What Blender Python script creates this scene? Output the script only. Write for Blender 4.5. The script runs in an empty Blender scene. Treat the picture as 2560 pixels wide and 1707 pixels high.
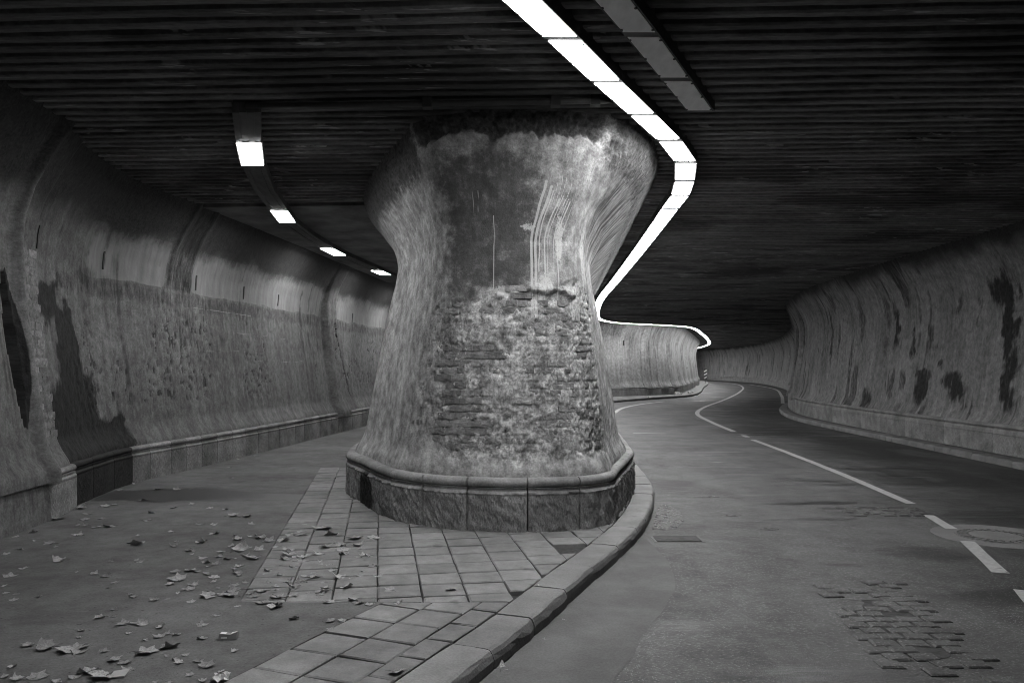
import bpy, math, random
import numpy as np

# ------------------------------------------------------------------ camera, world, sun, exposure
SC = bpy.context.scene
COL = SC.collection
random.seed(7)
RNG = np.random.default_rng(11)

cam_data = bpy.data.cameras.new("camera")
cam = bpy.data.objects.new("camera", cam_data)
COL.objects.link(cam)
cam.location = (0.0, 0.0, 1.6)
cam.rotation_euler = (math.radians(90), 0, 0)
cam_data.sensor_width = 36.0
cam_data.lens = 28.125
cam_data.shift_y = 66.5 / 2560.0
cam_data.clip_start = 0.05
cam_data.clip_end = 600.0
SC.camera = cam

world = bpy.data.worlds.new("World")
SC.world = world
world.use_nodes = True
wt = world.node_tree
wt.nodes.clear()
w_out = wt.nodes.new("ShaderNodeOutputWorld")
w_bg = wt.nodes.new("ShaderNodeBackground")
w_sky = wt.nodes.new("ShaderNodeTexSky")
w_bw = wt.nodes.new("ShaderNodeRGBToBW")
w_sky.sky_type = 'NISHITA'
w_sky.sun_disc = False
w_sky.sun_elevation = math.radians(35)
w_sky.sun_rotation = math.radians(10)
w_bg.inputs["Strength"].default_value = 0.05
wt.links.new(w_sky.outputs[0], w_bw.inputs[0])
wt.links.new(w_bw.outputs[0], w_bg.inputs[0])
wt.links.new(w_bg.outputs[0], w_out.inputs[0])

sun_data = bpy.data.lights.new("sun", 'SUN')
sun_data.energy = 0.5
sun_data.angle = math.radians(12)
sun = bpy.data.objects.new("sun", sun_data)
COL.objects.link(sun)
sun.rotation_euler = (math.radians(-55), 0, math.radians(-10))   # from ahead, above the bridge deck

SC.view_settings.view_transform = 'Standard'
SC.view_settings.look = 'None'
SC.view_settings.exposure = 0.0
SC.view_settings.gamma = 1.0
SC.render.engine = 'CYCLES'
SC.cycles.use_denoising = True
SC.cycles.adaptive_threshold = 0.015
SC.cycles.pixel_filter_type = 'BLACKMAN_HARRIS'
SC.cycles.filter_width = 0.95
SC.cycles.max_bounces = 4
SC.cycles.diffuse_bounces = 3
SC.cycles.glossy_bounces = 2
SC.cycles.sample_clamp_indirect = 4.0
SC.cycles.caustics_reflective = False
SC.cycles.caustics_refractive = False

LAMP = 50.0        # radiance of the lit diffusers
CEIL = 4.2         # underside of the ceiling ribs
LAMPZ = 4.1        # underside of the light boxes

# ------------------------------------------------------------------ numeric helpers
def _hash(ix, iy, iz, seed):
    h = (ix * 374761393 + iy * 668265263 + iz * 2147483647 + seed * 1274126177) & 0xFFFFFFFF
    h = ((h ^ (h >> 13)) * 1274126177) & 0xFFFFFFFF
    h = ((h ^ (h >> 16)) * 2246822519) & 0xFFFFFFFF
    return ((h ^ (h >> 15)) & 0xFFFFFF) / float(0xFFFFFF)

def vnoise(x, y, z=0.0, seed=0):
    x, y, z = np.broadcast_arrays(np.asarray(x, float), np.asarray(y, float), np.asarray(z, float))
    ix, iy, iz = np.floor(x).astype(np.int64), np.floor(y).astype(np.int64), np.floor(z).astype(np.int64)
    fx, fy, fz = x - ix, y - iy, z - iz
    fx, fy, fz = (f * f * f * (f * (f * 6 - 15) + 10) for f in (fx, fy, fz))
    r = 0
    for dx in (0, 1):
        for dy in (0, 1):
            for dz in (0, 1):
                w = (fx if dx else 1 - fx) * (fy if dy else 1 - fy) * (fz if dz else 1 - fz)
                r = r + w * _hash(ix + dx, iy + dy, iz + dz, seed)
    return r

def fbm(x, y, z=0.0, octaves=4, seed=0, gain=0.5):
    a, t, r, f = 1.0, 0.0, 0.0, 1.0
    for o in range(octaves):
        r = r + a * vnoise(np.asarray(x) * f, np.asarray(y) * f, np.asarray(z) * f, seed + o * 17)
        t += a
        a *= gain
        f *= 2.03
    return r / t

def sstep(a, b, x):
    t = np.clip((x - a) / (b - a), 0, 1)
    return t * t * (3 - 2 * t)

def catmull(pts, per=24):
    p = np.asarray(pts, float)
    q = np.vstack([2 * p[0] - p[1], p, 2 * p[-1] - p[-2]])
    out = []
    for i in range(1, len(q) - 2):
        t = np.linspace(0, 1, per, endpoint=False)[:, None]
        a, b, c, d = q[i - 1], q[i], q[i + 1], q[i + 2]
        # centripetal-ish: limit tangents to avoid overshoot on uneven spacing
        l1, l0, l2 = np.linalg.norm(c - b), np.linalg.norm(b - a), np.linalg.norm(d - c)
        m1 = (c - a) / (l0 + l1 + 1e-9) * l1
        m2 = (d - b) / (l1 + l2 + 1e-9) * l1
        out.append((2 * t**3 - 3 * t**2 + 1) * b + (t**3 - 2 * t**2 + t) * m1 + (-2 * t**3 + 3 * t**2) * c + (t**3 - t**2) * m2)
    out.append(p[-1:])
    return np.vstack(out)

class Path:
    """a plan curve with arc length, tangent and a normal that points into the lane"""
    def __init__(self, pts, side, per=24):
        self.raw = catmull(pts, per)
        seg = np.linalg.norm(np.diff(self.raw, axis=0), axis=1)
        self.S = np.concatenate([[0], np.cumsum(seg)])
        self.side = side
        self.length = self.S[-1]
    def at(self, s):
        s = np.asarray(s, float)
        x = np.interp(s, self.S, self.raw[:, 0]); y = np.interp(s, self.S, self.raw[:, 1])
        e = 0.06
        s0, s1 = np.clip(s - e, 0, self.length), np.clip(s + e, 0, self.length)
        tx = np.interp(s1, self.S, self.raw[:, 0]) - np.interp(s0, self.S, self.raw[:, 0])
        ty = np.interp(s1, self.S, self.raw[:, 1]) - np.interp(s0, self.S, self.raw[:, 1])
        l = np.hypot(tx, ty) + 1e-9
        tx, ty = tx / l, ty / l
        if self.side == 'left_normal':
            nx, ny = -ty, tx
        else:
            nx, ny = ty, -tx
        return x, y, tx, ty, nx, ny
    def s_at_y(self, y):
        return float(np.interp(y, self.raw[:, 1], self.S))
    def steps(self, base, grow, s0=None, s1=None):
        s = 0.0 if s0 is None else s0
        end = self.length if s1 is None else s1
        out = [s]
        while s < end - 1e-6:
            d = abs(float(np.interp(s, self.S, self.raw[:, 1])))
            s = min(end, s + max(base, grow * d))
            out.append(s)
        return np.array(out)

def at(px, py, z=0.0):
    """point of a level surface at height z that shows at a photograph pixel"""
    d = 2000.0 * (1.6 - z) / (py - 920.0)
    return ((px - 1280.0) * d / 2000.0, d)

# ------------------------------------------------------------------ materials
class G:
    def __init__(self, name):
        self.m = bpy.data.materials.new(name)
        self.m.use_nodes = True
        self.t = self.m.node_tree
        self.t.nodes.clear()
        self.out = self.t.nodes.new("ShaderNodeOutputMaterial")
        self._pos = self._uv = self._obj = None
    def n(self, kind, **kw):
        nd = self.t.nodes.new(kind)
        for k, v in kw.items():
            setattr(nd, k, v)
        return nd
    def put(self, sock, v):
        if hasattr(v, "is_output") or isinstance(v, bpy.types.NodeSocket):
            self.t.links.new(v, sock)
        elif v is not None:
            if sock.type == 'RGBA' and not isinstance(v, (tuple, list)):
                v = (v, v, v, 1)
            sock.default_value = v
    @property
    def pos(self):
        if self._pos is None:
            self._pos = self.n("ShaderNodeNewGeometry").outputs["Position"]
        return self._pos
    @property
    def uv(self):
        if self._uv is None:
            self._uv = self.n("ShaderNodeUVMap").outputs[0]
        return self._uv
    @property
    def obj(self):
        if self._obj is None:
            self._obj = self.n("ShaderNodeTexCoord").outputs["Object"]
        return self._obj
    def rnd(self):
        return self.n("ShaderNodeObjectInfo").outputs["Random"]
    def attr(self, name):
        return self.n("ShaderNodeAttribute", attribute_name=name).outputs["Fac"]
    def sc(self, vec, s):
        nd = self.n("ShaderNodeVectorMath", operation='MULTIPLY')
        self.put(nd.inputs[0], vec); nd.inputs[1].default_value = s
        return nd.outputs[0]
    def add3(self, vec, o):
        nd = self.n("ShaderNodeVectorMath", operation='ADD')
        self.put(nd.inputs[0], vec); self.put(nd.inputs[1], o)
        return nd.outputs[0]
    def sep(self, vec):
        nd = self.n("ShaderNodeSeparateXYZ"); self.put(nd.inputs[0], vec)
        return nd.outputs
    def noise(self, vec, scale=1.0, detail=4.0, rough=0.55, dist=0.0):
        nd = self.n("ShaderNodeTexNoise")
        self.put(nd.inputs["Vector"], vec)
        nd.inputs["Scale"].default_value = scale
        nd.inputs["Detail"].default_value = detail
        nd.inputs["Roughness"].default_value = rough
        nd.inputs["Distortion"].default_value = dist
        return nd.outputs["Fac"]
    def voronoi(self, vec, scale, feature='F1', out="Distance"):
        nd = self.n("ShaderNodeTexVoronoi", feature=feature)
        self.put(nd.inputs["Vector"], vec); nd.inputs["Scale"].default_value = scale
        return nd.outputs[out]
    def math(self, op, a, b=None, c=None, clamp=False):
        nd = self.n("ShaderNodeMath", operation=op, use_clamp=clamp)
        self.put(nd.inputs[0], a)
        if b is not None: self.put(nd.inputs[1], b)
        if c is not None: self.put(nd.inputs[2], c)
        return nd.outputs[0]
    def mr(self, v, a, b, c=0.0, d=1.0, smooth=True):
        nd = self.n("ShaderNodeMapRange", interpolation_type='SMOOTHSTEP' if smooth else 'LINEAR')
        self.put(nd.inputs[0], v)
        for i, x in enumerate((a, b, c, d)):
            self.put(nd.inputs[1 + i], x)
        return nd.outputs[0]
    def mix(self, f, a, b):
        nd = self.n("ShaderNodeMix", data_type='FLOAT')
        self.put(nd.inputs[0], f); self.put(nd.inputs[2], a); self.put(nd.inputs[3], b)
        return nd.outputs[0]
    def bump(self, h, strength=0.5, dist=0.01, prev=None):
        nd = self.n("ShaderNodeBump")
        nd.inputs["Strength"].default_value = strength
        nd.inputs["Distance"].default_value = dist
        self.put(nd.inputs["Height"], h)
        if prev is not None: self.put(nd.inputs["Normal"], prev)
        return nd.outputs[0]
    def done(self, color, rough=0.85, normal=None, spec=0.3, metal=0.0):
        b = self.n("ShaderNodeBsdfPrincipled")
        self.put(b.inputs["Base Color"], color)
        self.put(b.inputs["Roughness"], rough)
        self.put(b.inputs["Specular IOR Level"], spec)
        self.put(b.inputs["Metallic"], metal)
        if normal is not None: self.put(b.inputs["Normal"], normal)
        self.t.links.new(b.outputs[0], self.out.inputs[0])
        return self.m

M = {}
def build_materials():
    # plastered tunnel wall, stained
    def wall(name, lo, hi, soot_z, soot_soft=0.16, soot_col=0.02):
        g = G(name)
        uv = g.uv
        o = g.sep(uv)
        blotch = g.noise(g.sc(uv, (0.9, 0.7, 1)), 1.0, 6, 0.6)
        streak = g.noise(g.sc(uv, (7.0, 0.45, 1)), 1.0, 5, 0.6)
        fine = g.noise(uv, 38, 4, 0.65)
        mid = g.noise(uv, 6.5, 5, 0.65)
        f = g.math('ADD', g.math('MULTIPLY', blotch, 0.55), g.math('MULTIPLY', streak, 0.45))
        base = g.mr(f, 0.36, 0.66, lo, hi, False)
        flk = g.noise(g.sc(uv, (15, 9.0, 1)), 1.0, 6, 0.74)
        base = g.math('MULTIPLY', base, g.mr(fine, 0.25, 0.75, 0.70, 1.3, False))
        base = g.math('MULTIPLY', base, g.mr(flk, 0.34, 0.64, 0.72, 1.24, False))
        base = g.math('MULTIPLY', base, g.mr(mid, 0.3, 0.7, 0.72, 1.25, False))
        cv = g.math('MULTIPLY', g.mr(g.math('ADD', g.attr("cove"), g.math('MULTIPLY', g.math('SUBTRACT', g.noise(g.sc(uv, (3, 3, 1)), 1.0, 6, 0.7), 0.5), 0.8)), 0.40, 0.62), 0.85)
        base = g.mix(cv, base, g.mr(g.noise(g.sc(uv, (9, 1.2, 1)), 1.0, 4, 0.6), 0.3, 0.7, 0.17, 0.27, False))
        # dark vertical runs
        run = g.mr(g.noise(g.sc(uv, (2.6, 0.16, 1)), 1.0, 5, 0.62, 0.3), 0.56, 0.66)
        run = g.math('MULTIPLY', run, g.mr(g.noise(uv, 3.0, 4), 0.38, 0.6))
        base = g.mix(g.math('MULTIPLY', run, 0.7), base, 0.03)
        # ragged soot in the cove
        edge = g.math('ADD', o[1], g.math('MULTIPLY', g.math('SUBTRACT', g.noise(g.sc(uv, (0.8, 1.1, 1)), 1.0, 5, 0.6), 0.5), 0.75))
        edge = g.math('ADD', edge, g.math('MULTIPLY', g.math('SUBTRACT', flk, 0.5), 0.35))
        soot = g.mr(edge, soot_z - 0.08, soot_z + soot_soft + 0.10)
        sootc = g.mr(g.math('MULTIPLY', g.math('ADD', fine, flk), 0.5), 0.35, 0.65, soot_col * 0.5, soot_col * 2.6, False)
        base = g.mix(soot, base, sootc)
        # hand-placed dark marks: stains, and painted shade of gaps and cracks, ragged by noise
        dk = g.math('ADD', g.attr("dark"), g.math('MULTIPLY', g.math('SUBTRACT', g.noise(g.sc(uv, (13, 2.6, 1)), 1.0, 7, 0.74), 0.5), 1.05))
        dk = g.mr(dk, 0.34, 0.80)
        base = g.mix(g.math('MULTIPLY', dk, 0.95), base, g.mr(flk, 0.3, 0.7, 0.008, 0.035, False))
        pl = g.math('ADD', g.attr("pale"), g.math('MULTIPLY', g.math('SUBTRACT', g.noise(g.sc(uv, (14, 8, 1)), 1.0, 5, 0.7), 0.5), 0.6))
        pl = g.mr(pl, 0.42, 0.62)
        base = g.mix(g.math('MULTIPLY', pl, 0.75), base, 0.34)
        rough = g.mix(dk, 0.9, 0.7)
        h = g.math('ADD', g.math('MULTIPLY', fine, 0.4), g.math('ADD', mid, flk))
        nrm = g.bump(h, 0.55, 0.013)
        return g.done(base, rough, nrm, g.mix(dk, 0.25, 0.06))
    M['wall_l'] = wall("stained_plaster_dark", 0.08, 0.20, 3.42)
    M['wall_r'] = wall("stained_plaster_streaked", 0.12, 0.27, 3.85, 0.25)
    M['wall_f'] = wall("pale_plaster", 0.16, 0.42, 4.3, 0.3)

    # pier plaster
    g = G("pier_plaster")
    uv = g.uv
    blotch = g.noise(uv, 2.2, 6, 0.62)
    mid = g.noise(uv, 9.0, 6, 0.68)
    fine = g.noise(uv, 55, 4, 0.7)
    base = g.mr(g.math('ADD', g.math('MULTIPLY', blotch, 0.5), g.math('MULTIPLY', mid, 0.5)), 0.36, 0.66, 0.17, 0.42, False)
    base = g.math('MULTIPLY', base, g.mr(fine, 0.25, 0.75, 0.66, 1.34, False))
    gr = g.noise(g.sc(uv, (24, 20, 1)), 1.0, 5, 0.72)
    vs = g.noise(g.sc(uv, (30, 2.2, 1)), 1.0, 5, 0.68)
    ro = g.attr("bare")
    grit = g.mix(ro, g.math('ADD', g.math('MULTIPLY', vs, 0.06), g.math('MULTIPLY', gr, 0.3)), gr)
    base = g.math('MULTIPLY', base, g.mix(ro, g.mr(vs, 0.34, 0.66, 0.92, 1.07, False), g.mr(gr, 0.34, 0.66, 0.55, 1.75, False)))
    blot = g.noise(uv, 4.5, 7, 0.7)
    base = g.math('MULTIPLY', base, g.mr(blot, 0.34, 0.66, 0.62, 1.3, False))
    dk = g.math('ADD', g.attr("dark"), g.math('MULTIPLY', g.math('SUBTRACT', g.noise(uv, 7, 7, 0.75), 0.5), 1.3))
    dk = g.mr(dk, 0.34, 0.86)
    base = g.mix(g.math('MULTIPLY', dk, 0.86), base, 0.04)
    pl = g.math('ADD', g.attr("pale"), g.math('MULTIPLY', g.math('SUBTRACT', g.noise(uv, 26, 5, 0.75), 0.5), 0.8))
    pl = g.mr(pl, 0.45, 0.6)
    base = g.mix(g.math('MULTIPLY', pl, 0.85), base, 0.52)
    dr = g.mr(g.attr("drip"), 0.35, 0.6)
    base = g.mix(g.math('MULTIPLY', dr, 0.8), base, 0.5)
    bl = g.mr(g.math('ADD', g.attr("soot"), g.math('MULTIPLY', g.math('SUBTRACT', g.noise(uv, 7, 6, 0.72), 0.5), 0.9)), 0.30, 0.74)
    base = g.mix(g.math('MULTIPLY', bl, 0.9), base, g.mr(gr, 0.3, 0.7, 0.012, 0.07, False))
    pit = g.mr(g.voronoi(g.sc(uv, (1.0, 0.5, 1)), 60), 0.0, 0.35)
    h = g.math('ADD', g.math('MULTIPLY', fine, 0.5), g.math('ADD', grit, g.math('ADD', mid, g.math('MULTIPLY', pit, 0.15))))
    M['pier'] = g.done(base, 0.88, g.bump(h, 0.7, 0.014), 0.25)

    # exposed brick
    g = G("old_brick")
    base = g.mr(g.noise(g.pos, 14, 5, 0.7), 0.3, 0.7, 0.10, 0.33, False)
    base = g.math('MULTIPLY', base, g.mr(g.rnd(), 0, 1, 0.65, 1.2, False))
    base = g.math('MULTIPLY', base, g.mr(g.noise(g.pos, 70, 3, 0.7), 0.3, 0.7, 0.75, 1.25, False))
    M['brick'] = g.done(base, 0.9, g.bump(g.noise(g.pos, 60, 5, 0.75), 0.8, 0.012), 0.2)

    # hammered plinth stone
    g = G("hammered_stone")
    uv = g.uv
    o = g.sep(uv)
    base = g.mr(g.noise(g.pos, 3.0, 6, 0.65), 0.35, 0.68, 0.16, 0.31, False)
    base = g.math('MULTIPLY', base, g.mr(g.rnd(), 0, 1, 0.8, 1.15, False))
    base = g.math('MULTIPLY', base, g.mr(g.noise(g.pos, 45, 4, 0.7), 0.28, 0.72, 0.72, 1.3, False))
    dk = g.mr(g.math('ADD', g.attr("dark"), g.math('MULTIPLY', g.math('SUBTRACT', g.noise(g.pos, 6, 5, 0.7), 0.5), 0.5)), 0.42, 0.58)
    base = g.mix(g.math('MULTIPLY', dk, 0.9), base, 0.015)
    rot = g.n("ShaderNodeMapping"); g.put(rot.inputs["Vector"], uv)
    rot.inputs["Rotation"].default_value = (0, 0, math.radians(32)); rot.inputs["Scale"].default_value = (62, 20, 1)
    tool = g.noise(rot.outputs[0], 1.0, 4, 0.65)
    face = g.mr(o[1], 0.37, 0.345)
    base = g.math('MULTIPLY', base, g.mix(face, 1.0, g.mr(tool, 0.3, 0.7, 0.62, 1.35, False)))
    b1 = g.bump(g.noise(g.pos, 80, 4, 0.7), 0.5, 0.008)
    M['plinth'] = g.done(base, g.mix(dk, 0.88, 0.75), g.bump(g.math('MULTIPLY', tool, face), 1.0, 0.022, b1), g.mix(dk, 0.25, 0.06))

    # left wall plinth : same with streaks
    # ceiling ribs
    def ceil(name, k):
        g = G(name)
        p = g.pos
        base = g.mr(g.noise(g.sc(p, (0.5, 3.0, 1)), 1.0, 5, 0.6), 0.35, 0.7, 0.11 * k, 0.22 * k, False)
        base = g.math('MULTIPLY', base, g.mr(g.noise(g.sc(p, (9, 40, 9)), 1.0, 4, 0.7), 0.25, 0.75, 0.6, 1.35, False))
        soot = g.mr(g.noise(g.sc(p, (0.35, 0.6, 1)), 1.0, 6, 0.68), 0.46, 0.60)
        base = g.mix(g.math('MULTIPLY', soot, 0.7), base, 0.03)
        flake = g.math('MULTIPLY', g.mr(g.noise(g.sc(p, (2.2, 22, 1)), 1.0, 4, 0.6), 0.60, 0.65),
                       g.mr(g.noise(g.sc(p, (0.45, 0.7, 1)), 1.0, 3, 0.5), 0.48, 0.58))
        base = g.mix(g.math('MULTIPLY', flake, 0.8), base, 0.42 * k)
        h = g.noise(g.sc(p, (10, 40, 10)), 1.0, 5, 0.7)
        return g.done(base, 0.85, g.bump(h, 0.6, 0.012), 0.2)
    M['ceil'] = ceil("sooty_ribbed_ceiling", 1.0)
    g = G("soffit_concrete")
    base = g.mr(g.noise(g.pos, 1.6, 6, 0.65), 0.35, 0.7, 0.04, 0.10, False)
    base = g.math('MULTIPLY', base, g.mr(g.voronoi(g.pos, 7.0), 0.0, 0.12, 0.4, 1.0))
    base = g.math('MULTIPLY', base, 1.9)
    M['soffit'] = g.done(base, 0.9, g.bump(g.noise(g.pos, 30, 4), 0.4, 0.01), 0.2)

    # asphalt road
    g = G("worn_asphalt")
    p = g.pos
    o = g.sep(p)
    big = g.noise(p, 0.55, 5, 0.6)
    mid = g.noise(p, 4.0, 5, 0.65)
    base = g.mr(g.math('ADD', g.math('MULTIPLY', big, 0.6), g.math('MULTIPLY', mid, 0.4)), 0.38, 0.64, 0.042, 0.125, False)
    chipn = g.n("ShaderNodeTexVoronoi"); g.put(chipn.inputs["Vector"], p); chipn.inputs["Scale"].default_value = 80
    cv = g.sep(chipn.outputs["Color"])[0]
    chip = g.math('MULTIPLY', g.mr(chipn.outputs["Distance"], 0.42, 0.25), g.mr(cv, 0.66, 0.76))
    wear = g.mr(g.noise(p, 0.8, 3), 0.35, 0.62)
    base = g.math('MULTIPLY', base, g.mr(cv, 0, 1, 0.75, 1.2, False))
    base = g.mix(g.math('MULTIPLY', chip, g.mix(wear, 0.2, 0.85)), base, 0.27)
    # oily / damp streaks lying across the lanes
    st = g.mr(g.noise(g.sc(p, (0.55, 2.6, 1)), 1.0, 6, 0.68), 0.53, 0.66)
    st = g.math('MULTIPLY', st, g.mr(g.noise(g.sc(p, (0.3, 0.22, 1)), 1.0, 3), 0.36, 0.58))
    base = g.mix(g.math('MULTIPLY', st, 0.8), base, 0.016)
    s2 = g.math('MULTIPLY', g.mr(g.noise(g.sc(p, (1.8, 7.0, 1)), 1.0, 5, 0.65), 0.60, 0.68), g.mr(g.noise(p, 0.5, 3), 0.45, 0.6))
    base = g.mix(g.math('MULTIPLY', s2, 0.7), base, 0.02)
    lane = g.mr(g.math('ADD', g.math('SUBTRACT', o[0], g.math('MULTIPLY', o[1], 0.045)), g.math('MULTIPLY', g.noise(p, 0.9, 5, 0.65), 3.0)), 6.1, 8.2)
    base = g.mix(g.math('MULTIPLY', lane, 0.55), base, 0.02)
    def ell(cx, cy, rx, ry):
        a = g.math('DIVIDE', g.math('SUBTRACT', o[0], cx), rx)
        b = g.math('DIVIDE', g.math('SUBTRACT', o[1], cy), ry)
        return g.math('SQRT', g.math('ADD', g.math('MULTIPLY', a, a), g.math('MULTIPLY', b, b)))
    e = None
    for q in ((3.9, 6.0, .8, .28), (5.6, 9.0, .9, .7), (6.7, 12.5, 1.3, 1.6), (7.4, 17.0, 1.2, 3.2), (4.4, 12.4, .34, .22), (6.9, 22.0, 1.6, 2.0), (3.3, 9.75, .16, .14), (3.9, 9.8, .14, .10), (2.9, 7.0, .25, .10), (4.2, 7.4, .9, .3)):
        k = ell(*q)
        e = k if e is None else g.math('MINIMUM', e, k)
    spill = g.mr(g.math('ADD', e, g.math('MULTIPLY', g.math('SUBTRACT', g.noise(g.sc(p, (1.6, 4.0, 1)), 1.0, 6, 0.7), 0.5), 2.2)), 1.15, 0.45)
    base = g.mix(g.math('MULTIPLY', spill, 0.7), base, 0.018)
    dust = g.mr(g.noise(g.sc(p, (1.1, 0.35, 1)), 1.0, 5, 0.6), 0.50, 0.66)
    base = g.mix(g.math('MULTIPLY', dust, 0.35), base, 0.15)
    h = g.math('ADD', g.math('MULTIPLY', g.voronoi(p, 75), -0.6), g.noise(p, 110, 3, 0.6))
    rough = g.mix(st, g.mix(chip, 0.72, 0.5), 0.34)
    M['asphalt'] = g.done(base, rough, g.bump(h, 0.55, 0.008), 0.4)

    g = G("gutter_mortar")
    p = g.pos
    base = g.mr(g.noise(p, 1.6, 6, 0.65), 0.36, 0.66, 0.08, 0.135, False)
    base = g.math('MULTIPLY', base, g.mr(g.noise(p, 70, 4, 0.7), 0.25, 0.75, 0.75, 1.25, False))
    M['gutter'] = g.done(base, 0.8, g.bump(g.noise(p, 80, 4, 0.7), 0.4, 0.006), 0.3)

    # dusty path surface of the side lane
    g = G("dusty_path_asphalt")
    p = g.pos
    base = g.mr(g.math('ADD', g.math('MULTIPLY', g.noise(p, 0.7, 5, 0.6), 0.6), g.math('MULTIPLY', g.noise(p, 5, 5, 0.65), 0.4)), 0.38, 0.64, 0.065, 0.15, False)
    base = g.math('MULTIPLY', base, g.mr(g.noise(p, 60, 4, 0.75), 0.25, 0.75, 0.7, 1.3, False))
    spk = g.mr(g.noise(g.sc(p, (26, 34, 1)), 1.0, 3, 0.6), 0.63, 0.70)
    base = g.mix(g.math('MULTIPLY', spk, 0.8), base, 0.03)
    st = g.mr(g.noise(g.sc(p, (0.5, 1.6, 1)), 1.0, 6, 0.65), 0.55, 0.7)
    base = g.mix(g.math('MULTIPLY', st, 0.5), base, 0.045)
    # wet patch that seeps from the dark niche
    def ell(cx, cy, rx, ry):
        a = g.math('DIVIDE', g.math('SUBTRACT', g.sep(p)[0], cx), rx)
        b = g.math('DIVIDE', g.math('SUBTRACT', g.sep(p)[1], cy), ry)
        return g.math('SQRT', g.math('ADD', g.math('MULTIPLY', a, a), g.math('MULTIPLY', b, b)))
    e1 = g.math('MINIMUM', ell(-4.2, 10.15, 1.25, 0.62), ell(-3.1, 10.0, 1.3, 0.28))
    wet = g.mr(g.math('ADD', e1, g.math('MULTIPLY', g.math('SUBTRACT', g.noise(p, 2.2, 6, 0.65), 0.5), 1.3)), 1.12, 0.72)
    base = g.mix(g.math('MULTIPLY', wet, 0.85), base, 0.02)
    M['path'] = g.done(base, g.mix(wet, 0.85, 0.5), g.bump(g.math('MULTIPLY', g.noise(p, 75, 5, 0.7), g.mix(wet, 1.0, 0.5)), 0.5, 0.01), 0.35)

    # pavers / kerb
    g = G("paver_stone")
    p = g.pos
    base = g.mr(g.noise(p, 1.6, 5, 0.6), 0.35, 0.68, 0.15, 0.23, False)
    base = g.math('MULTIPLY', base, g.mr(g.rnd(), 0, 1, 0.84, 1.12, False))
    base = g.math('MULTIPLY', base, g.mr(g.noise(p, 85, 4, 0.7), 0.25, 0.75, 0.82, 1.18, False))
    base = g.math('MULTIPLY', base, g.mr(g.noise(p, 9, 5, 0.65), 0.3, 0.7, 0.78, 1.18, False))
    sp = g.mr(g.noise(p, 3.4, 3, 0.5), 0.64, 0.73)
    base = g.mix(g.math('MULTIPLY', sp, 0.6), base, 0.05)
    M['paver'] = g.done(base, 0.82, g.bump(g.noise(p, 90, 4, 0.7), 0.4, 0.005), 0.3)
    g = G("kerb_granite")
    p = g.pos
    base = g.mr(g.noise(p, 2.4, 5, 0.6), 0.35, 0.68, 0.14, 0.22, False)
    base = g.math('MULTIPLY', base, g.mr(g.noise(p, 70, 4, 0.75), 0.25, 0.75, 0.72, 1.28, False))
    base = g.math('MULTIPLY', base, g.mr(g.rnd(), 0, 1, 0.85, 1.1, False))
    M['kerb'] = g.done(base, 0.75, g.bump(g.noise(p, 45, 5, 0.7), 0.5, 0.008), 0.35)
    g = G("joint_sand")
    M['bed'] = g.done(g.mr(g.noise(g.pos, 40, 4), 0.3, 0.7, 0.03, 0.07, False), 0.95, None, 0.1)

    g = G("worn_through")
    M['worn'] = g.done(g.mr(g.noise(g.pos, 12, 5, 0.7), 0.35, 0.65, 0.03, 0.075, False), 0.8, g.bump(g.noise(g.pos, 40, 5, 0.7), 0.6, 0.012), 0.3)

    # road paint
    g = G("worn_road_paint")
    p = g.pos
    wr = g.mr(g.noise(p, 9, 5, 0.7), 0.60, 0.70)
    base = g.mix(g.math('MULTIPLY', wr, 0.7), g.mr(g.noise(p, 30, 4), 0.3, 0.7, 0.34, 0.46, False), 0.09)
    M['paint'] = g.done(base, 0.7, g.bump(g.noise(p, 90, 3), 0.4, 0.005), 0.3)

    # iron
    g = G("cast_iron")
    M['iron'] = g.done(g.mr(g.noise(g.pos, 40, 4), 0.3, 0.7, 0.03, 0.08, False), 0.55, g.bump(g.noise(g.pos, 60, 3), 0.4, 0.005), 0.4)
    g = G("concrete_ring")
    M['concrete'] = g.done(g.math('MULTIPLY', g.mr(g.noise(g.pos, 2, 5), 0.3, 0.7, 0.14, 0.21, False), g.mr(g.noise(g.pos, 60, 4), 0.3, 0.7, 0.8, 1.2, False)), 0.85, g.bump(g.noise(g.pos, 60, 4), 0.4, 0.006), 0.3)
    g = G("light_box_steel")
    M['housing'] = g.done(g.mr(g.noise(g.pos, 8, 4), 0.3, 0.7, 0.035, 0.06, False), 0.55, None, 0.35)
    g = G("tray_board")
    M['tray'] = g.done(g.mr(g.noise(g.sc(g.pos, (4, 1.2, 1)), 3, 5, 0.6), 0.3, 0.7, 0.045, 0.085, False), 0.7, None, 0.3)
    g = G("screw_dark")
    M['screw'] = g.done(0.03, 0.5, None, 0.3)
    g = G("wet_gutter")
    p = g.pos
    M['wet'] = g.done(g.mr(g.noise(p, 25, 3), 0.4, 0.6, 0.02, 0.05, False), g.mr(g.noise(p, 30, 4), 0.42, 0.58, 0.12, 0.55, False), g.bump(g.noise(p, 42, 3, 0.6), 1.0, 0.03), 0.5)
    # dirty unlit diffuser
    g = G("unlit_diffuser")
    p = g.pos
    base = g.mr(g.noise(g.sc(p, (6, 2.0, 1)), 2, 5, 0.6), 0.3, 0.7, 0.70, 0.88, False)
    M['diffuser_off'] = g.done(base, 0.5, None, 0.4)
    # lit diffuser
    g = G("lit_diffuser")
    em = g.n("ShaderNodeEmission")
    o = g.sep(g.uv)
    e = g.noise(g.pos, 3.0, 3)
    g.put(em.inputs["Color"], 1.0)
    g.put(em.inputs["Strength"], g.mr(e, 0.3, 0.7, LAMP * 0.85, LAMP * 1.1, False))
    g.t.links.new(em.outputs[0], g.out.inputs[0])
    M['lit'] = g.m
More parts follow.
